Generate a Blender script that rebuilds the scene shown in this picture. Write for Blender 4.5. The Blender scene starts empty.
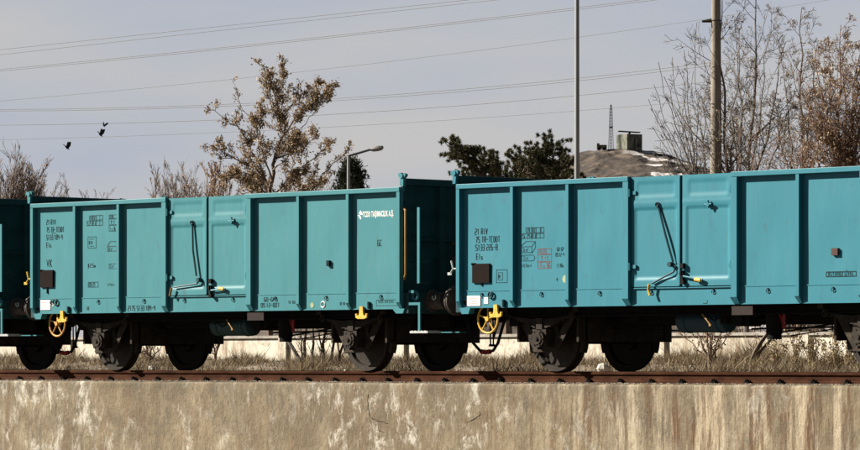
import bpy, math, random
import numpy as np
from mathutils import Vector, Matrix, noise as mnoise

# ------------------------------------------------------------------ camera, sky, sun, exposure
SC = bpy.context.scene
COL = SC.collection
CX, CY, CZ, PHI, FPX, V0 = 41.53, -41.92, 0.152, 0.7658, 3977.2, 361.2
FWD = Vector((-math.cos(PHI), math.sin(PHI), 0)); RIGHT = Vector((math.sin(PHI), math.cos(PHI), 0)); UP = Vector((0, 0, 1))
CAM = Vector((CX, CY, CZ))
cd = bpy.data.cameras.new('camera'); cam = bpy.data.objects.new('camera', cd); COL.objects.link(cam)
cam.location = CAM; cam.rotation_euler = (math.pi / 2, 0, math.pi / 2 - PHI)
cd.sensor_width = 36; cd.lens = FPX / 860 * 36; cd.shift_y = (V0 - 225) / 860
cd.clip_start = 0.5; cd.clip_end = 6000
SC.camera = cam

SUN_DIR = Vector((-1.4, -1.0, 1.05)).normalized()      # towards the sun
SUN_EL = math.asin(SUN_DIR.z); SUN_ROT = math.atan2(SUN_DIR.x, SUN_DIR.y) % (2 * math.pi)
W = bpy.data.worlds.new('World'); SC.world = W; W.use_nodes = True
nt = W.node_tree; nt.nodes.clear()
def wn(t, **k):
    n = nt.nodes.new(t)
    for a, b in k.items(): setattr(n, a, b)
    return n
wo = wn('ShaderNodeOutputWorld'); bg = wn('ShaderNodeBackground'); bg.inputs['Strength'].default_value = 0.05
sky = wn('ShaderNodeTexSky', sky_type='NISHITA'); sky.sun_disc = False; sky.sun_elevation = SUN_EL; sky.sun_rotation = SUN_ROT
tc = wn('ShaderNodeTexCoord'); mp = wn('ShaderNodeMapping'); mp.inputs['Scale'].default_value = (3.5, 3.5, 16)
nz = wn('ShaderNodeTexNoise'); nz.inputs['Scale'].default_value = 2.2; nz.inputs['Detail'].default_value = 5; nz.inputs['Roughness'].default_value = 0.45
rp = wn('ShaderNodeValToRGB')
rp.color_ramp.elements[0].position = 0.38; rp.color_ramp.elements[0].color = (2.98, 3.24, 3.82, 1)
rp.color_ramp.elements[1].position = 0.66; rp.color_ramp.elements[1].color = (3.72, 3.66, 3.66, 1)
mx = wn('ShaderNodeMix', data_type='RGBA')
sx = wn('ShaderNodeSeparateXYZ'); zr = wn('ShaderNodeMapRange', interpolation_type='SMOOTHSTEP'); zr.inputs[1].default_value = 0.095; zr.inputs[2].default_value = 0.24; zr.inputs[3].default_value = 0.92; zr.inputs[4].default_value = 0.05
sk = wn('ShaderNodeMix', data_type='RGBA', blend_type='MULTIPLY'); sk.inputs[0].default_value = 1; sk.inputs[7].default_value = (.24, .24, .24, 1)   # a thin veil of cloud near the horizon, deeper sky above
L = nt.links.new
L(tc.outputs['Generated'], mp.inputs['Vector']); L(mp.outputs[0], nz.inputs['Vector']); L(nz.outputs[0], rp.inputs[0])
L(tc.outputs['Generated'], sx.inputs[0]); L(sx.outputs[2], zr.inputs[0]); L(zr.outputs[0], mx.inputs[0]); L(sky.outputs[0], sk.inputs[6]); L(sk.outputs[2], mx.inputs[6]); L(rp.outputs[0], mx.inputs[7]); L(mx.outputs[2], bg.inputs['Color']); L(bg.outputs[0], wo.inputs[0])
sl = bpy.data.lights.new('sun', 'SUN'); sl.energy = 5.0; sl.angle = math.radians(0.5); sl.color = (1.0, 0.93, 0.82)
so = bpy.data.objects.new('sun', sl); COL.objects.link(so); so.rotation_euler = SUN_DIR.to_track_quat('Z', 'Y').to_euler()
SC.view_settings.view_transform = 'Standard'; SC.view_settings.look = 'None'; SC.view_settings.exposure = 1.65
SC.view_settings.gamma = 1; SC.view_settings.use_curve_mapping = False
SC.render.engine = 'CYCLES'

def at(px, py, d):
    return CAM + d * (FWD + RIGHT * ((px - 430) / FPX) + UP * ((V0 - py) / FPX))
def on(px, py, y=-1.385):
    v = FWD + RIGHT * ((px - 430) / FPX) + UP * ((V0 - py) / FPX)
    p = CAM + v * ((y - CY) / v.y)
    return p.x, p.z

# ------------------------------------------------------------------ materials
def mat(name, stops, scale=(1, 1, 1), nscale=4, detail=6, rough=0.8, bump=0.0, bscale=30, metal=0.0, dist=0.02, obj=True, spec=0.5, patch=None):
    """stops: [(pos, rgb), ...] on a noise; patch = (rgb, scale, low, high, vec scale) a second worn colour"""
    m = bpy.data.materials.new(name); m.use_nodes = True
    t = m.node_tree; t.nodes.clear(); N = t.nodes.new; K = t.links.new
    o = N('ShaderNodeOutputMaterial'); b = N('ShaderNodeBsdfPrincipled'); K(b.outputs[0], o.inputs[0])
    b.inputs['Roughness'].default_value = rough; b.inputs['Metallic'].default_value = metal
    b.inputs['Specular IOR Level'].default_value = spec
    c = N('ShaderNodeTexCoord'); src = c.outputs['Object'] if obj else c.outputs['Generated']
    if obj == 'world':
        g = N('ShaderNodeNewGeometry'); src = g.outputs['Position']
    mp = N('ShaderNodeMapping'); mp.inputs['Scale'].default_value = scale; K(src, mp.inputs['Vector'])
    n = N('ShaderNodeTexNoise'); n.inputs['Scale'].default_value = nscale; n.inputs['Detail'].default_value = detail; n.inputs['Roughness'].default_value = 0.6
    K(mp.outputs[0], n.inputs['Vector'])
    r = N('ShaderNodeValToRGB'); cr = r.color_ramp
    while len(cr.elements) < len(stops): cr.elements.new(0.5)
    for e, (p, col) in zip(cr.elements, stops): e.position = p; e.color = (*col, 1)
    K(n.outputs[0], r.inputs[0]); out = r.outputs[0]
    if patch:
        for (prgb, psc, lo, hi, pv) in patch:
            m2 = N('ShaderNodeMapping'); m2.inputs['Scale'].default_value = pv; m2.inputs['Location'].default_value = (psc, 3.1, 1.7); K(src, m2.inputs['Vector'])
            n2 = N('ShaderNodeTexNoise'); n2.inputs['Scale'].default_value = psc; n2.inputs['Detail'].default_value = 7; n2.inputs['Roughness'].default_value = 0.65
            K(m2.outputs[0], n2.inputs['Vector'])
            mr = N('ShaderNodeMapRange'); mr.inputs[1].default_value = lo; mr.inputs[2].default_value = hi; K(n2.outputs[0], mr.inputs[0])
            x = N('ShaderNodeMix'); x.data_type = 'RGBA'; K(mr.outputs[0], x.inputs[0]); K(out, x.inputs[6]); x.inputs[7].default_value = (*prgb, 1)
            out = x.outputs[2]
    K(out, b.inputs['Base Color'])
    if bump:
        n3 = N('ShaderNodeTexNoise'); n3.inputs['Scale'].default_value = bscale; n3.inputs['Detail'].default_value = 6; K(mp.outputs[0], n3.inputs['Vector'])
        bm = N('ShaderNodeBump'); bm.inputs['Strength'].default_value = bump; bm.inputs['Distance'].default_value = dist
        K(n3.outputs[0], bm.inputs['Height']); K(bm.outputs[0], b.inputs['Normal'])
    return m
def flat(name, c, rough=0.7, metal=0.0, v=0.15, spec=None):
    if spec is None: spec = .04 if max(c) < .04 else .2
    return mat(name, [(0.3, tuple(k * (1 - v) for k in c)), (0.7, tuple(min(1, k * (1 + v)) for k in c))], nscale=9, rough=rough, metal=metal, spec=spec)

def teal(name, c):
    d = tuple(k * 0.93 for k in c); l = tuple(k * 1.05 + 0.002 for k in c)
    return mat(name, [(0.3, d), (0.5, c), (0.72, l)], scale=(1.6, 1.6, 0.45), nscale=2.2, rough=0.5, bump=0.14, bscale=2.6, dist=0.03, obj='world', spec=0.16,
               patch=[((c[0] * 1.3 + .008, c[1] * 1.0 + .004, c[2] * .95), 3.0, 0.52, 0.85, (5, 5, 0.7)),
                      ((c[0] * .9 + .006, c[1] * .70, c[2] * .70), 5.0, 0.60, 0.78, (1.4, 1.4, .5)),
                      ((0.06, 0.045, 0.03), 13.0, 0.72, 0.78, (1, 1, 1))])
M_TEAL = {0: teal('teal_paint_pale', (0.030, 0.136, 0.154)), 1: teal('teal_paint', (0.030, 0.136, 0.154)), 2: teal('teal_paint_blue', (0.020, 0.126, 0.163))}
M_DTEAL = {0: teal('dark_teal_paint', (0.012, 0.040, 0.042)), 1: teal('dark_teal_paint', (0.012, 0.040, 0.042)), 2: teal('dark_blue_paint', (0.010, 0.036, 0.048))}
M_END = {k: mat('shaded_end_paint', [(0.35, (0.010, 0.036, 0.038)), (0.6, (0.016, 0.056, 0.060)), (0.78, (0.032, 0.028, 0.022))], nscale=2.5, detail=8, rough=.7, bump=.2, spec=.08) for k in (0, 1, 2)}  # teal darkened so the colour holds the ends' shade, plus brown dirt
M_BLACK = mat('grimy_black_steel', [(0.3, (0.006, 0.006, 0.006)), (0.7, (0.014, 0.012, 0.010))], nscale=6, rough=0.85, bump=0.3, spec=.05)
M_IRON = mat('grimy_brown_iron', [(0.3, (0.010, 0.008, 0.006)), (0.55, (0.024, 0.018, 0.013)), (0.8, (0.055, 0.040, 0.027))], nscale=7, rough=0.75, bump=0.3, spec=.12)
M_WHEEL = mat('dark_wheel_steel', [(0.3, (0.008, 0.0065, 0.005)), (0.7, (0.022, 0.016, 0.011))], nscale=5, rough=0.65, bump=0.2, spec=.15)
M_BUFF = mat('rusty_dark_buffer', [(0.3, (0.02, 0.013, 0.010)), (0.7, (0.075, 0.055, 0.045))], nscale=8, rough=0.6, bump=0.3)
M_YEL = mat('worn_yellow_paint', [(0.3, (0.38, 0.21, 0.03)), (0.6, (0.52, 0.32, 0.04))], nscale=12, rough=0.55, spec=.2, patch=[((.07, .045, .03), 16, .60, .68, (1, 1, 1))])
M_ORANGE = mat('worn_orange_paint', [(0.3, (0.30, 0.15, 0.04)), (0.6, (0.44, 0.23, 0.055))], nscale=12, rough=0.6, spec=.2, patch=[((.07, .045, .03), 16, .57, .66, (1, 1, 1))])
M_TAN = flat('tan_painted_bar', (0.24, 0.13, 0.035), 0.6)
M_RED = flat('red_paint', (0.22, 0.02, 0.015), 0.5)
M_INK = flat('black_stencil_paint', (0.008, 0.014, 0.016), 0.7)
M_INK2 = flat('faded_stencil_paint', (0.012, 0.028, 0.031), 0.7)
M_REDINK = flat('red_stencil_paint', (0.10, 0.045, 0.045), 0.7)
M_PINK = flat('faded_print', (0.30, 0.24, 0.22), 0.7)
M_WHITE = flat('white_paint', (0.62, 0.60, 0.55), 0.6)
M_PLATE = flat('brown_black_plate', (0.010, 0.0065, 0.0055), 0.85)
M_STEEL = flat('worn_bright_steel', (0.30, 0.31, 0.30), 0.45)
M_RUBBER = flat('black_rubber', (0.012, 0.012, 0.012), 0.55)
M_RAIL = mat('rusty_rail_steel', [(0.3, (0.018, 0.007, 0.0038)), (0.6, (0.042, 0.017, 0.009)), (0.8, (0.075, 0.035, 0.018))], scale=(.7, 1, 2), nscale=4, rough=0.9, bump=0.3, obj='world', spec=.04)
M_RTOP = flat('worn_rail_top', (0.06, 0.036, 0.026), 0.7)
M_CLIP = flat('black_fastening', (0.010, 0.009, 0.008), 0.7)
M_WOOD = mat('old_sleeper', [(0.3, (0.05, 0.04, 0.03)), (0.7, (0.11, 0.09, 0.07))], scale=(6, 1, 6), nscale=4, rough=0.9, bump=0.4)

# ------------------------------------------------------------------ mesh builder
class MB:
    def __init__(s): s.v = []; s.f = []; s.m = []; s.mi = 0
    def add(s, vs, fs):
        o = len(s.v); s.v += [tuple(p) for p in vs]; s.f += [tuple(i + o for i in f) for f in fs]; s.m += [s.mi] * len(fs)
    def box(s, x0, x1, y0, y1, z0, z1):
        s.add([(x0, y0, z0), (x1, y0, z0), (x1, y1, z0), (x0, y1, z0), (x0, y0, z1), (x1, y0, z1), (x1, y1, z1), (x0, y1, z1)],
              [(0, 3, 2, 1), (4, 5, 6, 7), (0, 1, 5, 4), (1, 2, 6, 5), (2, 3, 7, 6), (3, 0, 4, 7)])
    def tube(s, pts, rad, n=6, cap=True):
        pts = [Vector(p) for p in pts]
        if not hasattr(rad, '__len__'): rad = [rad] * len(pts)
        vs = []; fs = []; pu = None
        for i, p in enumerate(pts):
            t = (pts[min(i + 1, len(pts) - 1)] - pts[max(i - 1, 0)])
            if t.length < 1e-9: t = Vector((0, 0, 1))
            t.normalize()
            if pu is None:
                a = Vector((0, 0, 1)) if abs(t.z) < .9 else Vector((1, 0, 0))
                u = t.cross(a).normalized()
            else:
                u = pu - t * pu.dot(t)
                u = u.normalized() if u.length > 1e-6 else t.orthogonal().normalized()
            pu = u; w = t.cross(u)
            for k in range(n):
                a = 2 * math.pi * k / n; vs.append(p + (u * math.cos(a) + w * math.sin(a)) * rad[i])
        for i in range(len(pts) - 1):
            for k in range(n):
                a = i * n + k; b = i * n + (k + 1) % n; fs.append((a, b, b + n, a + n))
        if cap: fs.append(tuple(range(n))[::-1]); fs.append(tuple((len(pts) - 1) * n + k for k in range(n)))
        s.add(vs, fs)
    def cyl(s, a, b, r, n=16, r2=None): s.tube([a, b], [r, r if r2 is None else r2], n)
    def lathe(s, prof, c, axis, n=28):
        """prof: [(t along axis, r)]"""
        axis = Vector(axis).normalized(); u = axis.orthogonal().normalized(); w = axis.cross(u); c = Vector(c)
        vs = []; fs = []; m = len(prof)
        for (t, r) in prof:
            for k in range(n):
                a = 2 * math.pi * k / n; vs.append(c + axis * t + (u * math.cos(a) + w * math.sin(a)) * r)
        for i in range(m - 1):
            for k in range(n):
                a = i * n + k; b = i * n + (k + 1) % n; fs.append((a, b, b + n, a + n))
        s.add(vs, fs)
    def prism(s, poly, y0, y1, f=None):
        """poly in (x,z), from y0 to y1; f maps (x,y,z) to a point"""
        n = len(poly); f = f or (lambda x, y, z: (x, y, z))
        s.add([f(x, y0, z) for x, z in poly] + [f(x, y1, z) for x, z in poly],
              [tuple(range(n)), tuple(range(n, 2 * n))[::-1]] + [((i + 1) % n, i, i + n, (i + 1) % n + n) for i in range(n)])
    def torus(s, c, R, r, ax=(0, 1, 0), n=16, k=6, a0=0, a1=2 * math.pi):
        ax = Vector(ax).normalized(); u = ax.orthogonal().normalized(); w = ax.cross(u); c = Vector(c)
        s.tube([c + (u * math.cos(a0 + (a1 - a0) * i / n) + w * math.sin(a0 + (a1 - a0) * i / n)) * R for i in range(n + 1)], r, k)
    def text(s, body, X, Z, h, y, xs=0.72, bold=0.0, mirror=1):
        cu = bpy.data.curves.new('t', 'FONT'); cu.body = body; cu.size = h / 0.70; cu.offset = bold; cu.resolution_u = 2; cu.space_character = 1.14
        ob = bpy.data.objects.new('t', cu); COL.objects.link(ob)
        me = bpy.data.meshes.new_from_object(ob.evaluated_get(bpy.context.evaluated_depsgraph_get()))
        vs = [(X + v.co.x * xs, y, Z + v.co.y) for v in me.vertices]
        s.add(vs, [tuple(p.vertices) for p in me.polygons])
        bpy.data.objects.remove(ob); bpy.data.meshes.remove(me); bpy.data.curves.remove(cu)
    G = {'0': ['00 01 11 10 00'], '1': ['02q 5p', '50 51'], '2': ['01 11 1h 0h 00 10'], '3': ['01 11 10 00', '0h 1h'], '4': ['01 0h 1h', '11 10'], '5': ['11 01 0h 1h 10 00'], '6': ['11 01 00 10 1h 0h'],
         '7': ['01 11 50'], '8': ['00 01 11 10 00', '0h 1h'], '9': ['00 10 11 01 0h 1h'], 'A': ['00 0q 51 1q 10', '0h 1h'], 'B': ['00 01 11 10 00', '0h 1h'], 'C': ['11 01 00 10'], 'D': ['00 01 5p 1q 1r 50 00'],
         'E': ['11 01 00 10', '0h 1h'], 'F': ['11 01 00', '0h 1h'], 'G': ['11 01 00 10 1h 5h'], 'H': ['00 01', '10 11', '0h 1h'], 'I': ['50 51'], 'K': ['00 01', '11 0h 10'], 'L': ['01 00 10'], 'M': ['00 01 5h 11 10'],
         'N': ['00 01 10 11'], 'O': ['00 01 11 10 00'], 'P': ['00 01 11 1h 0h'], 'R': ['00 01 11 1h 0h', '5h 10'], 'S': ['11 01 0h 1h 10 00'], 'T': ['01 11', '50 51'], 'V': ['01 50 11'], 'X': ['00 11', '01 10'], 'Y': ['01 5h 11', '5h 50'],
         '-': ['0h 1h'], '.': ['50 5r'], ' ': [], 'l': ['50 51'], 's': ['1h 0h 0s 1s 10 00'], 'm': ['00 0h 1h 10', '5h 50'], '+': ['0h 1h', '5q 5r'], ':': ['5q 5h', '5r 50'], 'x': ['00 1h', '0h 10'], 'Y': ['01 5h 11', '5h 50']}
    G['1'] = ['0q 51 50']
    def stencil(s, body, X, Z, h, y, cw=.30, w=.22):
        """narrow stencil capitals drawn as strokes; h metres tall, each cw*h wide"""
        xx = {'0': 0, '1': 1, '5': .5}; zz = {'0': 0, '1': 1, 'h': .5, 'q': .78, 'p': 1, 'r': .2, 's': .26}; k = 0
        for ch in body:
            for st in s.G.get(ch, []):
                P = [(X + xx[a[0]] * cw * h, Z + zz[a[1]] * h) for a in st.split()]
                for a, b in zip(P, P[1:]):
                    k += 1; s.line(a[0], a[1], b[0], b[1], y - .0002 * (k % 5), w * cw * h * 1.6)
            X += cw * h * (1.66 if ch not in ' .:' else 1.0)
    def frame(s, x0, x1, z0, z1, y, w=0.008):
        for a in ((x0, x1, z0, z0 + w), (x0, x1, z1 - w, z1), (x0, x0 + w, z0, z1), (x1 - w, x1, z0, z1)): s.rect(a[0], a[1], a[2], a[3], y)
    def rect(s, x0, x1, z0, z1, y): s.add([(x0, y, z0), (x1, y, z0), (x1, y, z1), (x0, y, z1)], [(0, 1, 2, 3)])
    def line(s, x0, z0, x1, z1, y, w=0.008):
        d = Vector((x1 - x0, z1 - z0)); n = Vector((-d.y, d.x)).normalized() * w / 2
        s.add([(x0 + n.x, y, z0 + n.y), (x1 + n.x, y, z1 + n.y), (x1 - n.x, y, z1 - n.y), (x0 - n.x, y, z0 - n.y)], [(3, 2, 1, 0)])
    def build(s, name, mats, parent=None, smooth=False, loc=None, bevel=0):
        if name == 'lettering' and parent is not None:      # paint follows the dished sheet
            for i, (x, y, z) in enumerate(s.v):
                for a, c in BAYS:
                    if a <= x <= c and ZS < z < ZT - .07: s.v[i] = (x, y + .002 + bulge(x, z, parent.location.x, a, c), z)
        me = bpy.data.meshes.new(name); me.from_pydata(s.v, [], s.f); me.update()
        if not isinstance(mats, (list, tuple)): mats = [mats]
        for m in mats: me.materials.append(m)
        if len(mats) > 1: me.polygons.foreach_set('material_index', s.m)
        if smooth: me.polygons.foreach_set('use_smooth', [True] * len(me.polygons)); 
        ob = bpy.data.objects.new(name, me); COL.objects.link(ob)
        if parent: ob.parent = parent
        if loc is not None: ob.location = loc
        if smooth: 
            try: me.set_sharp_from_angle(angle=math.radians(40))
            except Exception: pass
        if bevel:
            b = ob.modifiers.new('bevel', 'BEVEL'); b.width = bevel; b.segments = 2; b.limit_method = 'ANGLE'
        return ob

def tag(o, label, cat, group=None, kind=None):
    if label: o['label'] = label
    if cat: o['category'] = cat
    if group: o['group'] = group
    if kind: o['kind'] = kind
    return o
def empty(name, loc=(0, 0, 0), rz=0):
    o = bpy.data.objects.new(name, None); o.empty_display_size = 0.3; COL.objects.link(o); o.location = loc; o.rotation_euler = (0, 0, rz); return o
def struct(o): o['kind'] = 'structure'; return o

# ------------------------------------------------------------------ setting: ground, hill
ZG = -1.45
M_DIRT = mat('dry_dirt', [(0.3, (0.06, 0.045, 0.03)), (0.5, (0.12, 0.09, 0.06)), (0.75, (0.20, 0.16, 0.11))], nscale=1.3, detail=9, rough=0.95, bump=0.6, bscale=8, obj='world')
M_YARD = mat('low_bounce_ground', [(0.3, (0.035, 0.034, 0.033)), (0.7, (0.06, 0.058, 0.055))], nscale=3, detail=10, rough=0.95, bump=0.5, bscale=25, obj='world')  # unseen yard, made dark to cut light bounced onto the wagons
def grid(x0, x1, y0, y1, nx, ny, fz, name, m):
    xs = np.linspace(x0, x1, nx); ys = np.linspace(y0, y1, ny) if not hasattr(y0, '__len__') else np.array(y0)
    ny = len(ys)
    v = [(x, y, fz(x, y)) for y in ys for x in xs]
    f = [(j * nx + i, j * nx + i + 1, (j + 1) * nx + i + 1, (j + 1) * nx + i) for j in range(ny - 1) for i in range(nx - 1)]
    b = MB(); b.add(v, f); return struct(b.build(name, m, smooth=True))
WALL_Y = -1.72
def gz(x, y):
    if y < 1.3: return -0.168 + 0.0 * x
    t = max(0, min(1, (y - 3.8) / 4.2)); t = t * t * (3 - 2 * t)
    return -0.168 + 0.30 * t + (0.07 * mnoise.noise(Vector((x * .7, y * .7, 0))) * t if y < 200 else 0)
ys = [WALL_Y + .4, -1, -.5, 0, .5, 1, 1.3, 1.6, 2, 2.4, 2.8, 3.2, 3.6, 4, 4.4, 4.8, 5.2, 5.6, 6, 6.4, 6.8, 7.2, 7.6, 8, 8.5, 9, 10, 15, 25, 50, 100, 200, 500, 1500, 4000]
xs_n = 221
b_ground = grid(-60, 50, ys, None, xs_n, 0, gz, 'ground', M_DIRT)
# outer skirts of the upper ground so that it reaches the horizon
b = MB()
for (x0, x1) in ((-4000, -60), (50, 4000)):
    b.add([(x0, WALL_Y + .4, -0.168), (x1, WALL_Y + .4, -0.168), (x1, 1.3, -0.168), (x0, 1.3, -0.168)], [(0, 1, 2, 3)])
    b.add([(x0, 1.3, -0.168), (x1, 1.3, -0.168), (x1, 8, 0.18), (x0, 8, 0.18)], [(0, 1, 2, 3)])
    b.add([(x0, 8, 0.18), (x1, 8, 0.18), (x1, 4000, 0.18), (x0, 4000, 0.18)], [(0, 1, 2, 3)])
struct(b.build('outer_ground', M_DIRT))
b = MB(); b.add([(-4000, -4000, ZG), (4000, -4000, ZG), (4000, WALL_Y + .1, ZG), (-4000, WALL_Y + .1, ZG)], [(0, 1, 2, 3)])
struct(b.build('lower_ground', M_YARD))

# hill, 500 m off
HC = at(616, V0, 500); HC.z = 0; HS = 500 / FPX
def hz(x, y):
    r = math.hypot(x - HC.x, y - HC.y)
    n = 2.2 * mnoise.noise(Vector((x * .05, y * .05, 4))) * min(1, r / 25) + 0.45 * mnoise.noise(Vector((x * .35, y * .35, 1))) + .45 * mnoise.noise(Vector((x * .9, y * .9, 1))) + .2 * mnoise.noise(Vector((x * 2.4, y * 2.4, 7)))
    return 26.6 - 0.46 * (math.sqrt(max(0, r - 2.0) ** 2 + 25) - 5) + n * .6
M_HILL = mat('brown_hillside', [(0.38, (0.016, 0.011, 0.008)), (0.5, (0.040, 0.027, 0.019)), (0.64, (0.085, 0.062, 0.044))], scale=(1, 1, 1), nscale=.5, detail=10, rough=0.95, bump=0.8, bscale=.5, dist=0.6, obj='world')
# snow lies in drifts on the side towards the right
t = M_HILL.node_tree; N = t.nodes.new; K = t.links.new
bs = [n for n in t.nodes if n.type == 'BSDF_PRINCIPLED'][0]; old = bs.inputs['Base Color'].links[0].from_socket
g = N('ShaderNodeNewGeometry')
dt = N('ShaderNodeVectorMath'); dt.operation = 'DOT_PRODUCT'; K(g.outputs['Position'], dt.inputs[0]); dt.inputs[1].default_value = RIGHT
lat0 = HC.dot(RIGHT)
m1 = N('ShaderNodeMapRange'); m1.inputs[1].default_value = lat0 + 0.2; m1.inputs[2].default_value = lat0 + 3.5; K(dt.outputs['Value'], m1.inputs[0])
mpn = N('ShaderNodeMapping'); mpn.inputs['Scale'].default_value = (.22, .22, 1.3); K(g.outputs['Position'], mpn.inputs['Vector'])
sn = N('ShaderNodeTexNoise'); sn.inputs['Scale'].default_value = 1.0; sn.inputs['Detail'].default_value = 8; K(mpn.outputs[0], sn.inputs['Vector'])
m2 = N('ShaderNodeMapRange'); m2.inputs[1].default_value = 0.545; m2.inputs[2].default_value = 0.565; K(sn.outputs[0], m2.inputs[0])
mu = N('ShaderNodeMath'); mu.operation = 'MULTIPLY'; K(m1.outputs[0], mu.inputs[0]); K(m2.outputs[0], mu.inputs[1])
mm = N('ShaderNodeMix'); mm.data_type = 'RGBA'; K(mu.outputs[0], mm.inputs[0]); K(old, mm.inputs[6]); mm.inputs[7].default_value = (0.46, 0.43, 0.41, 1); K(mm.outputs[2], bs.inputs['Base Color'])
grid(HC.x - 60, HC.x + 60, HC.y - 60, HC.y + 60, 330, 330, hz, 'hill', M_HILL)

# ------------------------------------------------------------------ retaining wall
def wall_material():
    m = bpy.data.materials.new('stained_concrete'); m.use_nodes = True; t = m.node_tree; t.nodes.clear(); N = t.nodes.new; K = t.links.new
    o = N('ShaderNodeOutputMaterial'); b = N('ShaderNodeBsdfPrincipled'); K(b.outputs[0], o.inputs[0]); b.inputs['Roughness'].default_value = .9; b.inputs['Specular IOR Level'].default_value = .25
    g = N('ShaderNodeNewGeometry'); P = g.outputs['Position']
    def noise(sc, vec, det=7, rough=.62, loc=(0, 0, 0), dist=0):
        a = N('ShaderNodeMapping'); a.inputs['Scale'].default_value = vec; a.inputs['Location'].default_value = loc; K(P, a.inputs['Vector'])
        n = N('ShaderNodeTexNoise'); n.inputs['Scale'].default_value = sc; n.inputs['Detail'].default_value = det; n.inputs['Roughness'].default_value = rough; n.inputs['Distortion'].default_value = dist
        K(a.outputs[0], n.inputs['Vector']); return n.outputs[0]
    def mr(s, lo, hi, a=0, c=1):
        q = N('ShaderNodeMapRange'); q.inputs[1].default_value = lo; q.inputs[2].default_value = hi; q.inputs[3].default_value = a; q.inputs[4].default_value = c; K(s, q.inputs[0]); return q.outputs[0]
    def mul(a, c):
        q = N('ShaderNodeMath'); q.operation = 'MULTIPLY'; K(a, q.inputs[0])
        if isinstance(c, (int, float)): q.inputs[1].default_value = c
        else: K(c, q.inputs[1])
        return q.outputs[0]
    def mix(f, a, rgb):
        q = N('ShaderNodeMix'); q.data_type = 'RGBA'; K(f, q.inputs[0]); K(a, q.inputs[6])
        if isinstance(rgb, tuple): q.inputs[7].default_value = (*rgb, 1)
        else: K(rgb, q.inputs[7])
        return q.outputs[2]
    sep = N('ShaderNodeSeparateXYZ'); K(P, sep.inputs[0])
    right = mr(sep.outputs[0], 0.5, 3.5)                       # wetter, more streaked stretch of the wall
    left = mr(sep.outputs[0], 0.5, 3.5, 1, 0)
    r = N('ShaderNodeValToRGB'); K(noise(2.2, (1, 1, 1), det=10, rough=.72), r.inputs[0])
    r.color_ramp.elements[0].position = .30; r.color_ramp.elements[0].color = (.090, .066, .039, 1)
    r.color_ramp.elements[1].position = .70; r.color_ramp.elements[1].color = (.235, .190, .122, 1)
    c = r.outputs[0]
    c = mix(mul(mr(noise(1.0, (1, 1, .7), det=6, rough=.65, loc=(5, 0, 9)), .48, .62), .6), c, (.10, .076, .050))
    streak = noise(1.9, (2.2, 1, .20), det=12, rough=.72, dist=.25)
    c = mix(mul(mr(streak, .49, .56), mr(right, 0, 1, .30, .95)), c, (.085, .044, .019))
    st2 = noise(2.6, (2.2, 1, .18), det=12, rough=.72, loc=(9, 0, 2), dist=.25)
    c = mix(mul(mr(st2, .50, .62), mul(right, .85)), c, (.36, .30, .21))
    fine = noise(7, (2.5, 1, .10), det=9, rough=.7, loc=(1, 0, 2), dist=.2)
    c = mix(mul(mul(mr(fine, .52, .62), mr(right, 0, 1, .25, 1)), .35), c, (.085, .056, .032))
    rust = noise(1.1, (1.6, 1, .35), det=8, rough=.65, loc=(4, 0, 7))
    c = mix(mul(mr(rust, .55, .68), .5), c, (.14, .088, .046))
    grey = noise(2.6, (1.3, 1, .6), det=12, rough=.74, loc=(2, 0, 5), dist=.1)
    c = mix(mul(mr(grey, .52, .62), .60), c, (.072, .062, .045))
    eff = noise(2.3, (1.3, 1, .72), det=14, rough=.80, loc=(1, 0, 3), dist=.35)
    reg = mr(noise(.75, (1, 1, .8), det=3, loc=(3, 0, 1)), .42, .56)
    c = mix(mul(mul(mr(eff, .515, .61), reg), mr(right, 0, 1, .9, .40)), c, (.43, .405, .345))
    drip = noise(5, (1.6, 1, .30), det=9, rough=.7, loc=(7, 0, 1), dist=.5)
    c = mix(mul(mul(mr(drip, .55, .66), reg), .4), c, (.34, .31, .26))
    band = mul(mr(sep.outputs[2], -.50, -.19), mr(noise(5, (1, 1, .5), det=6, loc=(2, 0, 8)), .40, .60))
    c = mix(mul(band, .6), c, (.075, .064, .045))
    speck = noise(38, (1, 1, 1), det=4)
    c = mix(mul(mr(speck, .56, .66), .45), c, (.045, .035, .024))
    crack = mr(noise(60, (1, 1, 1), det=2, loc=(4, 0, 0)), .66, .72)
    K(c, b.inputs['Base Color'])
    bm = N('ShaderNodeBump'); bm.inputs['Strength'].default_value = .8; bm.inputs['Distance'].default_value = .03
    h = N('ShaderNodeMath'); h.operation = 'ADD'; K(noise(14, (1, 1, .6), det=10, rough=.75), h.inputs[0]); K(mul(crack, -1.0), h.inputs[1])
    K(h.outputs[0], bm.inputs['Height']); K(bm.outputs[0], b.inputs['Normal'])
    return m
M_WALL = wall_material()
b = MB()                                                        # rough cast face with a broken arris, in bays between joints
nx = 900; X0, X1 = -40.0, 30.0
prof = [(-.0, ZG - .3), (0, -1.0), (0, -.6), (0, -.35), (0, -.25), (0, -.205), (.004, -.185), (.02, -.172), (.07, -.166), (.2, -.166), (.42, -.166)]
vs = []
for i in range(nx + 1):
    x = X0 + (X1 - X0) * i / nx
    for k, (dy, z) in enumerate(prof):
        q = 0.010 * mnoise.noise(Vector((x * 1.2, z * 1.6, 0))) + 0.004 * mnoise.noise(Vector((x * 7, z * 7, 2)))
        if 4 <= k <= 8:
            e = max(0, mnoise.noise(Vector((x * 3.1, 5, 0)))) * .035 + max(0, mnoise.noise(Vector((x * 11, 9, 0)))) * .015
            dy2 = dy + e * (.6 if k < 8 else 0); z2 = z - (e * .55 if k >= 6 else 0)
        else: dy2, z2 = dy, z
        vs.append((x, WALL_Y + dy2 + q, z2 if z2 > ZG - .4 else z))
m_ = len(prof)
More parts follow.
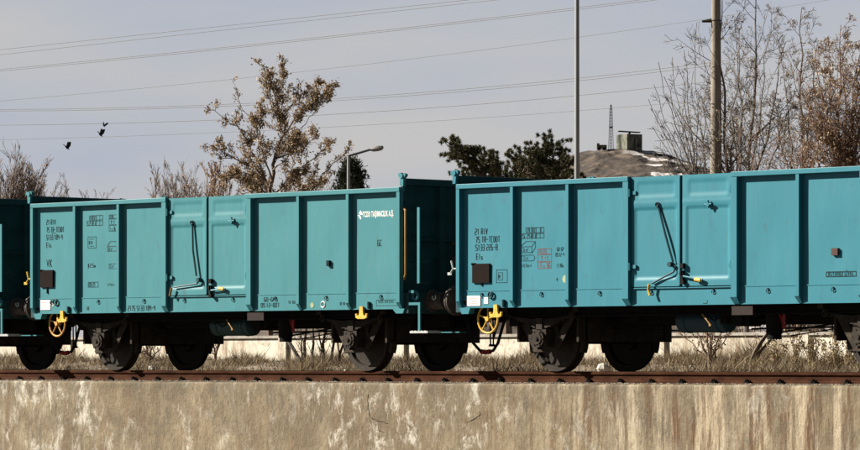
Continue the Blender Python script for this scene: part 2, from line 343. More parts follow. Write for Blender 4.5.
b.add(vs, [(i * m_ + k, (i + 1) * m_ + k, (i + 1) * m_ + k + 1, i * m_ + k + 1) for i in range(nx) for k in range(m_ - 1)])
RW = b.build('retaining_wall', M_WALL, smooth=True); tag(RW, 'long stained concrete retaining wall with white and rusty streaks carrying the track', 'wall')

M_GAP = flat('dark_open_crack', (.022, .016, .011), .95)
def crack(pts, r, seed, nm='crack'):
    rg = random.Random(seed); b = MB(); Q = []
    P_ = [Vector((on(px, py, WALL_Y)[0], WALL_Y - .001, on(px, py, WALL_Y)[1])) for px, py in pts]
    for i in range(len(P_) - 1):
        for k in range(6): Q.append(P_[i].lerp(P_[i + 1], k / 6) + Vector((rg.gauss(0, .006), 0, rg.gauss(0, .006))))
    b.tube(Q, [r * rg.uniform(.3, 1.1) for _ in Q], 4); b.build(nm, M_GAP, RW)
crack([(368, 395), (368, 408), (370, 418), (378, 421), (390, 424)], .006, 1); crack([(369, 419), (374, 428), (386, 434)], .006, 2)
crack([(467, 423), (474, 419), (480, 415), (481, 411)], .006, 3); 

# ------------------------------------------------------------------ railway track
trk = tag(empty('railway_track', (0, 0, -.16)), 'rusty brown railway track running along the top of the stained concrete wall', 'railway track')
rp_ = [(-.07, 0), (.07, 0), (.07, .012), (.02, .030), (.010, .045), (.009, .105), (.034, .122), (.036, .150), (.028, .160), (-.028, .160), (-.036, .150), (-.034, .122), (-.009, .105), (-.010, .045), (-.02, .030), (-.07, .012)]
for yc in (-.7535, .7535):
    b = MB(); n = len(rp_)
    vs = [(x, yc + p[0], p[1]) for x in (-45, 35) for p in rp_]
    b.add(vs, [(i, (i + 1) % n, (i + 1) % n + n, i + n) for i in range(n)] + [tuple(range(n))[::-1], tuple(range(n, 2 * n))])
    b.m[8] = 1
    b.build('rail', [M_RAIL, M_RTOP], trk)
sb = MB(); sb.box(-.12, .12, -1.28, 1.28, -.12, -.013)
fb = MB()
fb.box(-.08, .08, -.155, .155, -.012, .0); 
for s_ in (-1, 1):
    fb.prism([(-.04, .0), (.045, .0), (.035, .035), (-.03, .04)], s_ * .03 + (-.004 if s_ < 0 else .004), s_ * .115)
    fb.cyl((0, s_ * .095, .0), (0, s_ * .095, .066), .020, 8); fb.cyl((0, s_ * .095, .03), (0, s_ * .095, .052), .034, 6)
    fb.torus((.03, s_ * .07, .03), .022, .008, (1, 0, 0), 8, 5)
sp = None; fp = None
for i, x in enumerate(np.arange(-20.7, 15.8, .60)):
    x = float(x) + random.Random(i).uniform(-.02, .02)
    if sp is None: sp = sb.build('sleeper', M_WOOD, trk); o = sp
    else: o = sp.copy(); COL.objects.link(o); o.parent = trk
    o.location = (x, 0, 0)
for i, x in enumerate(np.arange(-14.7, 9.4, .60)):
    for yc in (-.7535, .7535):
        x_ = float(x) + random.Random(i).uniform(-.02, .02)
        if fp is None: fp = fb.build('fastening', M_CLIP, trk); o = fp
        else: o = fp.copy(); COL.objects.link(o); o.parent = trk
        o.location = (x_, yc, 0)

# ------------------------------------------------------------------ freight wagons
A = 1.112; YO = -1.463; YP = -1.385; ZB = 0.925; ZT = 2.73; ZS = 1.17
LE = [-4.4, -4.4 + A, -4.4 + 2 * A, -4.4 + 3 * A]; PWD = [.066, .056, .056, .104]
BAYS = [(LE[k] + PWD[k], LE[k + 1]) for k in range(3)]; BAYS += [(-c, -a) for a, c in BAYS]
def bulge(x, z, xc, a, c, s=-1):
    """how far the thin sheet of a bay is dished at this point"""
    return .012 * math.sin(math.pi * (x - a) / (c - a)) * math.sin(math.pi * (z - ZS) / (ZT - .07 - ZS)) * mnoise.noise(Vector((x * 1.3 + xc, z * 1.1, s)))
def wagon(idx, xc, label, detail):
    T = M_TEAL[idx]; DT = M_DTEAL[idx]
    R = empty('freight_wagon', (xc, 0, 0)); tag(R, label, 'railway wagon', 'open freight wagons standing on the track')
    le = [-4.4, -4.4 + A, -4.4 + 2 * A, -4.4 + 3 * A]
    pw = [.066, .056, .056, .104]
    for s in (-1, 1):                                   # near side, far side
        f = (lambda y: y) if s == -1 else (lambda y: -y)
        def B(b, x0, x1, y0, y1, z0, z1): b.box(x0, x1, min(f(y0), f(y1)), max(f(y0), f(y1)), z0, z1)
        posts = [(l, l + w) for l, w in zip(le, pw)] + [(-l - w, -l) for l, w in zip(le, pw)][::-1]
        for (x0, x1) in posts:
            b = MB()
            pts = [(YO, ZT - .072), (YO, ZB + .10), (YP - .016, ZB + .01), (YP + .0, ZB + .01), (YP + .0, ZT - .072)]
            n = len(pts); b.add([(x0, f(y), z) for y, z in pts] + [(x1, f(y), z) for y, z in pts],
                                [tuple(range(n))[::-1], tuple(range(n, 2 * n))] + [(i, (i + 1) % n, (i + 1) % n + n, i + n) for i in range(n)])
            po = b.build('side_post', T, R)
            b = MB(); xa = x0 - .085 if x0 > -4.3 else x1
            b.prism([(xa + .015, ZB + .10), (xa + .085, ZB + .10), (xa + .085, ZB + .02)], f(YP - .008), f(YP - .020)); b.build('foot_triangle', M_BLACK, po)  # small black triangle beside the post foot
        for k in range(3):
            for sg in (-1, 1):
                a, c = (le[k] + pw[k], le[k + 1]) if sg < 0 else (-le[k + 1], -(le[k] + pw[k]))
                nxx, nzz = 10, 14; b = MB(); v = []
                for j in range(nzz + 1):
                    for i in range(nxx + 1):
                        x = a + (c - a) * i / nxx; z = ZS + (ZT - .07 - ZS) * j / nzz
                        v.append((x, f(YP + bulge(x, z, xc, a, c, s)), z))
                b.add(v, [(j * (nxx + 1) + i, j * (nxx + 1) + i + 1, (j + 1) * (nxx + 1) + i + 1, (j + 1) * (nxx + 1) + i) for j in range(nzz) for i in range(nxx)])
                v2 = [(x, f(YP + .02), z) for x, z in ((a, ZS), (c, ZS), (c, ZT - .07), (a, ZT - .07))]
                b.add(v2, [(3, 2, 1, 0)])
                b.build('side_panel', T, R, smooth=True)
        for a, c in ((-4.4, -.96), (.96, 4.4)):
            b = MB(); B(b, a, c, YO - .004, YP + .03, ZT - .069, ZT); b.build('top_rail', T, R, bevel=.006)
        b = MB(); B(b, -4.4, 4.4, YP - .006, YP + .05, ZB, ZS - .004)
        B(b, -4.4, -.97, YP - .012, YP + .0, ZS - .004, ZS + .010); B(b, .97, 4.4, YP - .012, YP + .0, ZS - .004, ZS + .010)
        B(b, -.955, .955, YP - .030, YP + .0, ZS - .010, ZS + .004)
        b.build('side_sill', T, R)
        # double door
        for lf in (-1, 1):
            a, c = (-.952, -.022) if lf < 0 else (.022, .952)
            z0, z1 = ZS + .018, ZT - .012
            nxx, nzz = 44, 70; b = MB(); v = []
            def rr(x, z, xa, xb, za, zb, q=.03, rad=.06):
                dx = max(xa + rad - x, x - xb + rad, 0); dz = max(za + rad - z, z - zb + rad, 0)
                d = rad - math.hypot(dx, dz) if (dx > 0 or dz > 0) else rad
                d2 = min(x - xa, xb - x, z - za, zb - z) if (dx == 0 or dz == 0) else d
                return max(0, min(1, d2 / q))
            for j in range(nzz + 1):
                for i in range(nxx + 1):
                    x = a + (c - a) * i / nxx; z = z0 + (z1 - z0) * j / nzz
                    off = -.026 + max(.009 * rr(x, z, a + .10, c - .08, 2.42, 2.66, .05), .015 * rr(x, z, a + .07, c - .07, z0 + .10, 2.285, .022, .03))
                    off -= .004 * max(0, 1 - abs(z - 2.345) / .05)
                    v.append((x, f(YP + off), z))
            b.add(v, [(j * (nxx + 1) + i, j * (nxx + 1) + i + 1, (j + 1) * (nxx + 1) + i + 1, (j + 1) * (nxx + 1) + i) for j in range(nzz) for i in range(nxx)])
            for q in ((a - .0, a + .004), (c - .004, c)): B(b, q[0], q[1], YP - .025, YP + .03, z0, z1)
            B(b, a, c, YP - .024, YP + .03, z0, z0 + .005); B(b, a, c, YP + .02, YP + .03, z0, z1); B(b, a, c, YP - .024, YP + .03, z1 - .003, z1 + .001)
            if lf < 0: B(b, c - .035, c + .004, YP - .040, YP - .020, z0 + .01, z1 - .02)
            D = b.build('door_leaf', T, R, smooth=True)
            hx = a + .005 if lf < 0 else c - .005
            for hzv in (2.50, 1.47):
                b = MB(); b.cyl((hx - .03 * -lf * 0, f(YO + .02), hzv - .055), (hx, f(YO + .02), hzv + .055), .018, 8)
                B(b, *(sorted((hx - .0, hx - lf * .10)) if lf < 0 else (hx - .07, hx)), YO + .035, YP - .02, hzv - .025, hzv + .025); b.build('hinge', T if s > 0 or idx != 1 else M_TEAL[1], D)
        b = MB(); B(b, -.02, .02, YP + .0, YP + .012, ZS, ZT - .02); b.build('door_gap_backing', M_BLACK, R)  # black strip backing the slit between the door leaves
        # lashing rings along the sill
        for xr in (-3.93, -2.72, -1.57, -.58, .58, 1.57, 2.72, 3.93):
            b = MB(); b.torus((xr, f(YP - .020), 1.10), .024, .0055, (0, 1, 0.15), 12, 5); B(b, xr - .013, xr + .013, YP - .028, YP - .005, 1.122, 1.14)
            b.build('lashing_ring', DT, R)
        # corner brackets under the body, stepped block
        for sg in (-1, 1):
            b = MB(); xx = sg * 4.28
            b.prism([(xx - .11, .93), (xx + .11, .93), (xx + .07, .84), (xx - .07, .84)] if sg < 0 else [(xx - .10, .93), (xx + .16, .93), (xx + .12, .86), (xx - .02, .86)], f(YP - .012), f(YP + .10))
            b.build('corner_bracket', T, R)
            # upright lug standing above the corner
            b = MB()
            pl = [(0, 2.74), (.055, 2.74), (.060, 2.86), (.095, 2.885), (.105, 2.915), (.075, 2.93), (.03, 2.915), (-.005, 2.94), (-.045, 2.93), (-.055, 2.895), (-.02, 2.87), (-.01, 2.82)]
            b.prism([(-sg * -4.40 * 1 + (px if sg > 0 else -px) + (0.02 if sg > 0 else -.02), pz) for px, pz in (pl if sg > 0 else pl[::-1])], f(YO + .005), f(YO + .06))
            b.cyl((sg * 4.44, f(YO - .01), 2.895), (sg * 4.44, f(YO + .085), 2.895), .038, 10)
            b.build('corner_lug', T, R)
        # rope hooks
        for hx in (-3.62, 3.53):
            b = MB(); yy0, yy1 = f(YP - .045), f(YP - .015)
            b.prism([(hx - .035, .97), (hx + .035, .97), (hx + .040, .87), (hx + .055, .835), (hx + .095, .835), (hx + .10, .865), (hx + .125, .86), (hx + .12, .805), (hx + .07, .785), (hx - .07, .785), (hx - .12, .805), (hx - .125, .86), (hx - .10, .865), (hx - .095, .835), (hx - .055, .835), (hx - .040, .87)], yy0, yy1)
            b.build('rope_hook', M_YEL, R)
            b = MB(); b.cyl((hx + .15, f(YP - .03), .93), (hx + .15, f(YP - .03), 1.04), .022, 8); B(b, hx + .125, hx + .175, YP - .02, YP, .96, 1.0)
            b.build('stub_bracket', DT, R)
    # ends
    for sg in (-1, 1):
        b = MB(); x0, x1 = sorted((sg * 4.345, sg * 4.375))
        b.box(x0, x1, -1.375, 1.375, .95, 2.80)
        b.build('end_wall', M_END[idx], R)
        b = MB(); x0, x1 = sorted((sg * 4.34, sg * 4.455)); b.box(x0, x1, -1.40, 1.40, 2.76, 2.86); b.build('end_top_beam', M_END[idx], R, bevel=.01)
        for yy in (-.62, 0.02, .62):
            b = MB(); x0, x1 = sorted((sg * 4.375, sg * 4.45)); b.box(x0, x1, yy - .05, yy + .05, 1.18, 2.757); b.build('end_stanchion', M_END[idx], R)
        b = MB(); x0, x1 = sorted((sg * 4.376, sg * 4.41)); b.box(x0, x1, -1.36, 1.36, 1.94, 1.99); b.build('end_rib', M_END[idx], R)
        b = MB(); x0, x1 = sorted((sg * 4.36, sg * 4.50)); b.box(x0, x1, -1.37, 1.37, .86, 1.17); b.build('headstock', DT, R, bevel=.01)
        for yy in (-.875, .875):
            b = MB(); cc = (sg * 4.50, yy, 1.05)
            b.lathe([(0, 0), (0, .17), (.02, .17), (.02, .125), (.28, .115), (.28, .135), (.30, .135), (.30, .095), (.36, .09), (.36, 0)], cc, (sg, 0, 0), 24)
            for rr_ in (.07, .12, .17, .22): b.lathe([(rr_, .12), (rr_ + .008, .132), (rr_ + .022, .132), (rr_ + .03, .12)], cc, (sg, 0, 0), 24)
            BF = b.build('buffer', M_BUFF, R, smooth=True)
            b = MB(); b.lathe([(.36, .09), (.45, .09), (.46, .215), (.475, .225), (.492, .222), (.505, .15), (.5175, 0)], cc, (sg, 0, 0), 28)
            b.build('buffer_head', M_BUFF, BF, smooth=True)
        # coupling hook and hanging screw link
        b = MB(); b.box(*sorted((sg * 4.50, sg * 4.66)), -.04, .04, 1.0, 1.10)
        b.torus((sg * 4.72, 0, 1.06), .07, .028, (0, 1, 0), 12, 6, 0, 5)
        b.build('coupling_hook', M_IRON, R)
        # brake hose down to the coupling head between the wagons
        b = MB(); yh = -.30 if sg > 0 else -.22
        P = [(sg * 4.45, yh, .90), (sg * 4.62, yh, .80), (sg * 4.70, yh, .62), (sg * 4.78, yh, .42), (sg * 4.90, yh + .02, .31), (sg * 4.99, -.26, .285)]
        b.tube(P, .023, 8); H = b.build('brake_hose', M_RUBBER, R, smooth=True)
        b = MB(); b.cyl((sg * 4.90, -.26, .295), (sg * 4.995, -.26, .285), .036, 8); b.build('hose_coupling', M_RED, H)
        # hanging link
        b = MB(); yk = .30; 
        for q in (-.03, .03): b.tube([(sg * 4.56, yk + q, .80), (sg * 4.57, yk + q, .40)], .013, 6)
        b.cyl((sg * 4.57, yk - .05, .39), (sg * 4.57, yk + .05, .39), .022, 6); b.build('hanging_link', M_BLACK, R)
    # right-hand (near corner) shunter's ladder, rail and step
    xe = 4.40
    b = MB(); b.box(xe + .335, xe + .385, -1.42, -1.395, 1.30, 2.42)
    LD = b.build('ladder', T, R)
    for zr in (2.41, 2.02, 1.63, 1.31): b = MB(); b.box(xe + .0, xe + .36, -1.20, -1.18, zr - .014, zr + .012); b.box(xe + .345, xe + .36, -1.395, -1.20, zr - .014, zr + .012); b.build('rung', M_END[idx], LD)  # rungs share the end paint with shade in its colour
    b = MB(); b.tube([(xe + .02, -1.39, 2.42), (xe + .10, -1.43, 2.38), (xe + .10, -1.43, 1.44), (xe + .02, -1.39, 1.36)], .018, 8); b.build('handrail', M_TAN, R, smooth=True)
    b = MB(); b.box(xe + .345, xe + .385, -1.41, -1.385, .60, 1.02); b.box(xe + .10, xe + .37, -1.38, -1.36, .98, 1.02); b.build('step_hanger', T, R)
    b = MB(); b.box(xe + .20, xe + .58, -1.44, -1.16, .565, .595)
    for q in range(5): b.box(xe + .22 + q * .07, xe + .25 + q * .07, -1.43, -1.17, .596, .602)
    b.build('footstep', M_STEEL, R)
    b = MB(); b.box(xe + .50, xe + .90, -1.10, -.95, .57, .585); b.build('footstep', T, R)
    b = MB(); b.torus((xe + .17, -1.30, 1.12), .06, .02, (0, 1, 0), 12, 6); b.box(xe + .09, xe + .20, -1.36, -1.28, 1.16, 1.20); b.build('lamp_bracket', T, R)
    # left near corner signal lamp bracket (yellow)
    b = MB(); b.tube([(-4.42, -1.38, 1.50), (-4.52, -1.40, 1.50)], .014, 6); b.tube([(-4.56, -1.40, 1.62), (-4.52, -1.40, 1.50), (-4.58, -1.40, 1.43)], .016, 6); b.box(-4.63, -4.55, -1.41, -1.39, 1.41, 1.45)
    b.build('signal_bracket', M_YEL if idx == 1 else M_STEEL, R)
    # floor and underframe
    b = MB(); b.box(-4.34, 4.34, -1.36, 1.36, 1.175, 1.22); b.build('floor', M_BLACK, R)
    for yy in (-1.02, 1.02):
        b = MB(); b.box(-4.36, 4.36, yy - .04, yy + .04, .80, 1.172); b.box(-4.36, 4.36, yy - .09, yy + .09, .79, .81); b.build('solebar', M_BLACK, R)
    b = MB()
    for xx in (-3.0, -1.5, -.5, .5, 1.5, 3.0): b.box(xx - .05, xx + .05, -.97, .97, .83, 1.17)
    for yy in (-.35, .35): b.box(-4.36, 4.36, yy - .05, yy + .05, .665, 1.16)
    b.build('cross_member', M_BLACK, R)
    # wheelsets, axle guards, springs, brakes
    for wx in (-3.0, 3.0):
        WS = MB(); WS.cyl((wx, -1.0, .475), (wx, 1.0, .475), .075, 16); WS = WS.build('wheelset', M_IRON, R, smooth=True)
        for s in (-1, 1):
            b = MB()
            b.lathe([(-.82 + .0, .0), (-.86, .13), (-.855, .15), (-.80, .17), (-.775, .30), (-.775, .375), (-.822, .395), (-.822, .47), (-.79, .475), (-.715, .478), (-.70, .50), (-.685, .503), (-.682, .39), (-.73, .37), (-.745, .17), (-.69, .15), (-.69, 0)] if s < 0 else
                    [(.82, 0), (.86, .13), (.855, .15), (.80, .17), (.775, .30), (.775, .375), (.822, .395), (.822, .47), (.79, .475), (.715, .478), (.70, .50), (.685, .503), (.682, .39), (.73, .37), (.745, .17), (.69, .15), (.69, 0)], (wx, 0, .475), (0, 1, 0), 44)
            b.build('wheel', M_WHEEL, WS, smooth=True)
            g = lambda y: y * -s
            # W iron
            b = MB()
            def PR(poly, y0, y1): b.prism([(wx + p, q) for p, q in poly], g(y0), g(y1))
            PR([(-.62, .86), (-.46, .86), (-.17, .40), (-.17, .30), (-.24, .30)], -1.02, -1.00)
            PR([(.62, .86), (.46, .86), (.17, .40), (.17, .30), (.24, .30)], -1.02, -1.00)
            PR([(-.26, .32), (.26, .32), (.24, .285), (-.24, .285)], -1.035, -1.015)
            PR([(-.62, .86), (.62, .86), (.60, .79), (-.60, .79)], -1.025, -1.005)
            PR([(.17, .78), (.25, .78), (.27, .42), (.19, .40)], -1.03, -1.01); PR([(-.17, .78), (-.25, .78), (-.27, .42), (-.19, .40)], -1.03, -1.01)
            AG = b.build('axle_guard', M_IRON, R)
            b = MB(); b.box(wx - .14, wx + .14, min(g(-1.16), g(-.95)), max(g(-1.16), g(-.95)), .36, .61)
            b.lathe([(0, .0), (0, .095), (-.02 * s * -1 * -1, .10), (.0, .10)], (wx, g(-1.16), .475), (0, 1, 0), 18)
            b.cyl((wx, g(-1.16), .475), (wx, g(-1.20), .475), .125, 20); b.cyl((wx, g(-1.20), .475), (wx, g(-1.215), .475), .085, 18); b.cyl((wx, g(-1.215), .475), (wx, g(-1.235), .475), .03, 8)
            for q in range(6): b.cyl((wx + .105 * math.cos(q * 1.047), g(-1.20), .475 + .105 * math.sin(q * 1.047)), (wx + .105 * math.cos(q * 1.047), g(-1.212), .475 + .105 * math.sin(q * 1.047)), .012, 6)
            b.build('axlebox', M_IRON, AG, smooth=True)
            b = MB()
            for q in range(8):                         # laminated spring
                hl = .60 - q * .065; z0 = .745 - q * .0165
                P = [(wx + hl * t, g(-1.08), z0 + .045 * t * t * (hl / .6) ** 2) for t in (-1, -.66, -.33, 0, .33, .66, 1)]
                vs = []
                for p in P:
                    vs += [(p[0], g(-1.14), p[2]), (p[0], g(-1.02), p[2]), (p[0], g(-1.02), p[2] + .014), (p[0], g(-1.14), p[2] + .014)]
                fs = [(i * 4 + k, i * 4 + (k + 1) % 4, i * 4 + 4 + (k + 1) % 4, i * 4 + 4 + k) for i in range(6) for k in range(4)] + [(0, 1, 2, 3), (27, 26, 25, 24)]
                b.add(vs, fs)
            b.box(wx - .06, wx + .06, min(g(-1.16), g(-1.0)), max(g(-1.16), g(-1.0)), .60, .77)
            b.build('leaf_spring', M_IRON, AG)
            for q in (-1, 1):
                b = MB()
                for dy in (-1.145, -1.015): b.torus((wx + q * .64, g(dy), .80), .045, .013, (0, 1, 0), 10, 5); b.tube([(wx + q * .655, g(dy), .84), (wx + q * .70, g(dy), .90)], .013, 5); b.tube([(wx + q * .60, g(dy), .77), (wx + q * .66, g(dy), .83)], .013, 5)
                b.box(*sorted((wx + q * .66, wx + q * .76)), *sorted((g(-1.16), g(-1.0))), .86, .96)
                b.build('spring_link', M_IRON, AG)
            for q in (-1, 1):                           # brake shoe with its hanger
                b = MB(); pr = []
                for k in range(7):
                    a = -.38 + .76 * k / 6; pr.append((wx + q * .485 * math.cos(a), .475 + .485 * math.sin(a)))
                for k in range(7):
                    a = .38 - .76 * k / 6; pr.append((wx + q * .555 * math.cos(a), .475 + .555 * math.sin(a)))
                b.prism(pr if q > 0 else pr[::-1], g(-.80), g(-.70)); b.tube([(wx + q * .55, g(-.75), .52), (wx + q * .62, g(-.75), .95)], .02, 6); b.box(wx + q * .60 - .02, wx + q * .60 + .02, min(0, g(-.98)), max(0, g(-.98)), .43, .80)
                b.box(*sorted((wx + q * .56, wx + q * .62)), *sorted((g(-.83), g(-.80))), .44, .80)
                b.build('brake_shoe', M_IRON, R)
    # handwheel
    hx, hz_ = -3.93, .765
    b = MB(); b.torus((hx, -1.27, hz_), .205, .016, (0, 1, 0), 30, 7)
    for k in range(5):
        a = math.radians(-90 + 72 * k + 36); b.tube([(hx, -1.27, hz_), (hx + .2 * math.cos(a), -1.27, hz_ + .2 * math.sin(a))], .013, 6)
    b.cyl((hx, -1.30, hz_), (hx, -1.22, hz_), .035, 10); HW = b.build('handwheel', M_YEL if idx == 2 else M_ORANGE, R, smooth=True)
    b = MB(); b.cyl((hx, -1.22, hz_), (hx, -.6, hz_), .018, 8); b.box(hx - .05, hx + .05, -1.0, -.95, hz_ - .05, .95); b.build('handwheel_shaft', M_BLACK, R)
    # reservoir, brake cylinder, levers, rods
    b = MB(); b.lathe([(-.48, 0), (-.48, .10), (-.43, .17), (.43, .17), (.48, .10), (.48, 0)], (-.25, -.62, .72), (1, 0, 0), 22)
    for q in (-.3, .3): b.lathe([(q - .02, .171), (q - .02, .178), (q + .02, .178), (q + .02, .171)], (-.25, -.62, .72), (1, 0, 0), 22)
    RS = b.build('air_reservoir', DT, R, smooth=True)
    b = MB(); b.box(-.55, -.51, -.66, -.58, .80, 1.17); b.box(.0, .04, -.66, -.58, .80, 1.17); b.build('reservoir_strap', M_BLACK, RS)
    b = MB(); b.tube([(.20, -1.20, .80), (.30, -1.22, .72), (.36, -1.22, .66)], .011, 6); b.box(.345, .38, -1.23, -1.21, .635, .665); b.build('change_over_lever', M_TAN, R)
    b = MB(); b.box(.45, .80, -.9, -.55, .66, .80); b.cyl((.62, -.95, .72), (.62, -.5, .72), .09, 12); b.box(.85, 1.25, -.8, -.78, .70, .73); b.build('brake_valve', M_BLACK, R)
    b = MB(); b.box(.92, 1.30, -1.40, -1.385, .78, .90); b.build('notice_plate', flat('dull_grey_plate', (.030, .024, .022), .8), R)
    b = MB(); b.lathe([(-.14, 0), (-.14, .11), (.14, .12), (.16, .05), (.30, .03), (.30, 0)], (1.25, -.9, .66), (0, 0, 1), 16); b.cyl((1.25, -.9, .45), (1.25, -.9, .56), .1, 14); b.build('brake_cylinder', M_BLACK, R, smooth=True)
    b = MB(); b.tube([(1.35, -.92, .84), (1.45, -.92, .62)], .02, 6); b.box(1.42, 1.47, -.93, -.91, .60, .86); b.build('brake_lever', M_RED, R)
    for P_, Q_, r_ in (((1.28, -.85, .54), (2.35, -.75, .68), .014), ((1.28, -.6, .50), (2.5, -.6, .64), .010), ((-.2, -.3, .56), (-2.4, -.3, .62), .014), ((2.0, -.4, .62), (.4, -.4, .60), .016)): b = MB(); b.tube([P_, Q_], r_, 6); b.build('brake_rod', M_BLACK, R)
    rg = random.Random(idx + 5)
    for k in range(16):
        xx = rg.uniform(-2.2, 2.3); yy = rg.uniform(-.9, .9); zz = rg.uniform(.66, .84); ww = rg.uniform(.04, .14)
        b = MB(); b.box(xx - ww, xx + ww, yy - .05, yy + .05, zz, .86); b.build('rigging_bracket', M_BLACK, R)
    for k in range(5):
        xx = rg.uniform(-2.0, 2.0); b = MB(); b.tube([(xx, -.9, .84), (xx + .25, -.9, .70 + rg.uniform(-.05, .05)), (xx + .6, -.9, .84)], .012, 5); b.build('air_pipe', M_BLACK, R)
    b = MB(); b.tube([(-4.0, -1.05, .80), (-3.95, -1.12, .50), (-3.9, -1.05, .78)], .012, 6); b.build('brake_pipe', M_BLACK, R); b = MB(); b.tube([(-3.35, -.95, .80), (-3.37, -1.0, .44)], .018, 6); b.build('hanging_link', M_BLACK, R); b = MB(); b.cyl((-3.55, -1.08, .74), (-3.55, -.90, .74), .085, 12); b.build('brake_cock', M_BLACK, R)
    detail(R, xc, T, DT)
    return R

def conv(xc, y=YP):
    def c(px, py):
        X, Z = on(px, py, y); return X - xc, Z
    return c
YT = YP - .0045
def door_gear(R, xc, rods, lower, handle, lock, tagp, latch, yel):
    c = conv(xc, YP - .06); y = YP - .065
    b = MB(); P = [c(*p) for p in rods]
    b.tube([(P[0][0], y + .035, P[0][1])] + [(x, y + .014, z) for x, z in P[1:]], .016, 6); b.torus((P[0][0], y + .02, P[0][1]), .03, .012, (0, 1, 0), 10, 5)
    b.build('door_bar', M_DTEAL[2 if xc > 0 else 1], R)
    b = MB(); P = [c(*p) for p in lower]; b.tube([(x, y + .014, z) for x, z in P], [.018] + [.013] * (len(P) - 1), 6); b.cyl((P[0][0], YP - .02, P[0][1]), (P[0][0], y - .03, P[0][1]), .035, 10); b.build('door_lever', M_DTEAL[2 if xc > 0 else 1], R)
    b = MB(); P = [c(*p) for p in handle]; b.tube([(x, y - .015, z) for x, z in P], .018, 6); b.build('lever_handle', yel, R)
    X, Z = c(*lock); b = MB(); b.box(X - .028, X + .028, YP - .07, YP - .02, Z + .01, Z + .08); b.box(X - .016, X + .016, YP - .07, YP - .02, Z - .20, Z - .02); b.cyl((X + .01, YP - .075, Z - .18), (X + .01, YP - .02, Z - .18), .034, 10); b.cyl((X - .01, YP - .07, Z - .06), (X - .01, YP - .02, Z - .06), .036, 10); b.build('door_lock', M_BLACK, R)
    X2, Z2 = c(*tagp); b = MB(); b.tube([(X + .03, y, Z - .10), (X2 + .08, y, Z2)], .014, 6); b.build('lock_arm', M_TEAL[2 if xc > 0 else 1], R)
    b = MB(); b.cyl((X2 - .06, y, Z2 + .01), (X2 + .05, y, Z2 - .005), .027, 8); b.build('lock_grip', M_YEL, R)
    X, Z = c(*latch); b = MB(); b.cyl((X, YP - .02, Z), (X, YP - .075, Z), .030, 10); b.tube([(X - .06, YP - .06, Z - .0), (X + .06, YP - .06, Z + .005)], .014, 6); b.tube([(X, YP - .06, Z + .06), (X + .01, YP - .06, Z - .05)], .014, 6); b.build('door_catch', M_TEAL[2 if xc > 0 else 1], R)

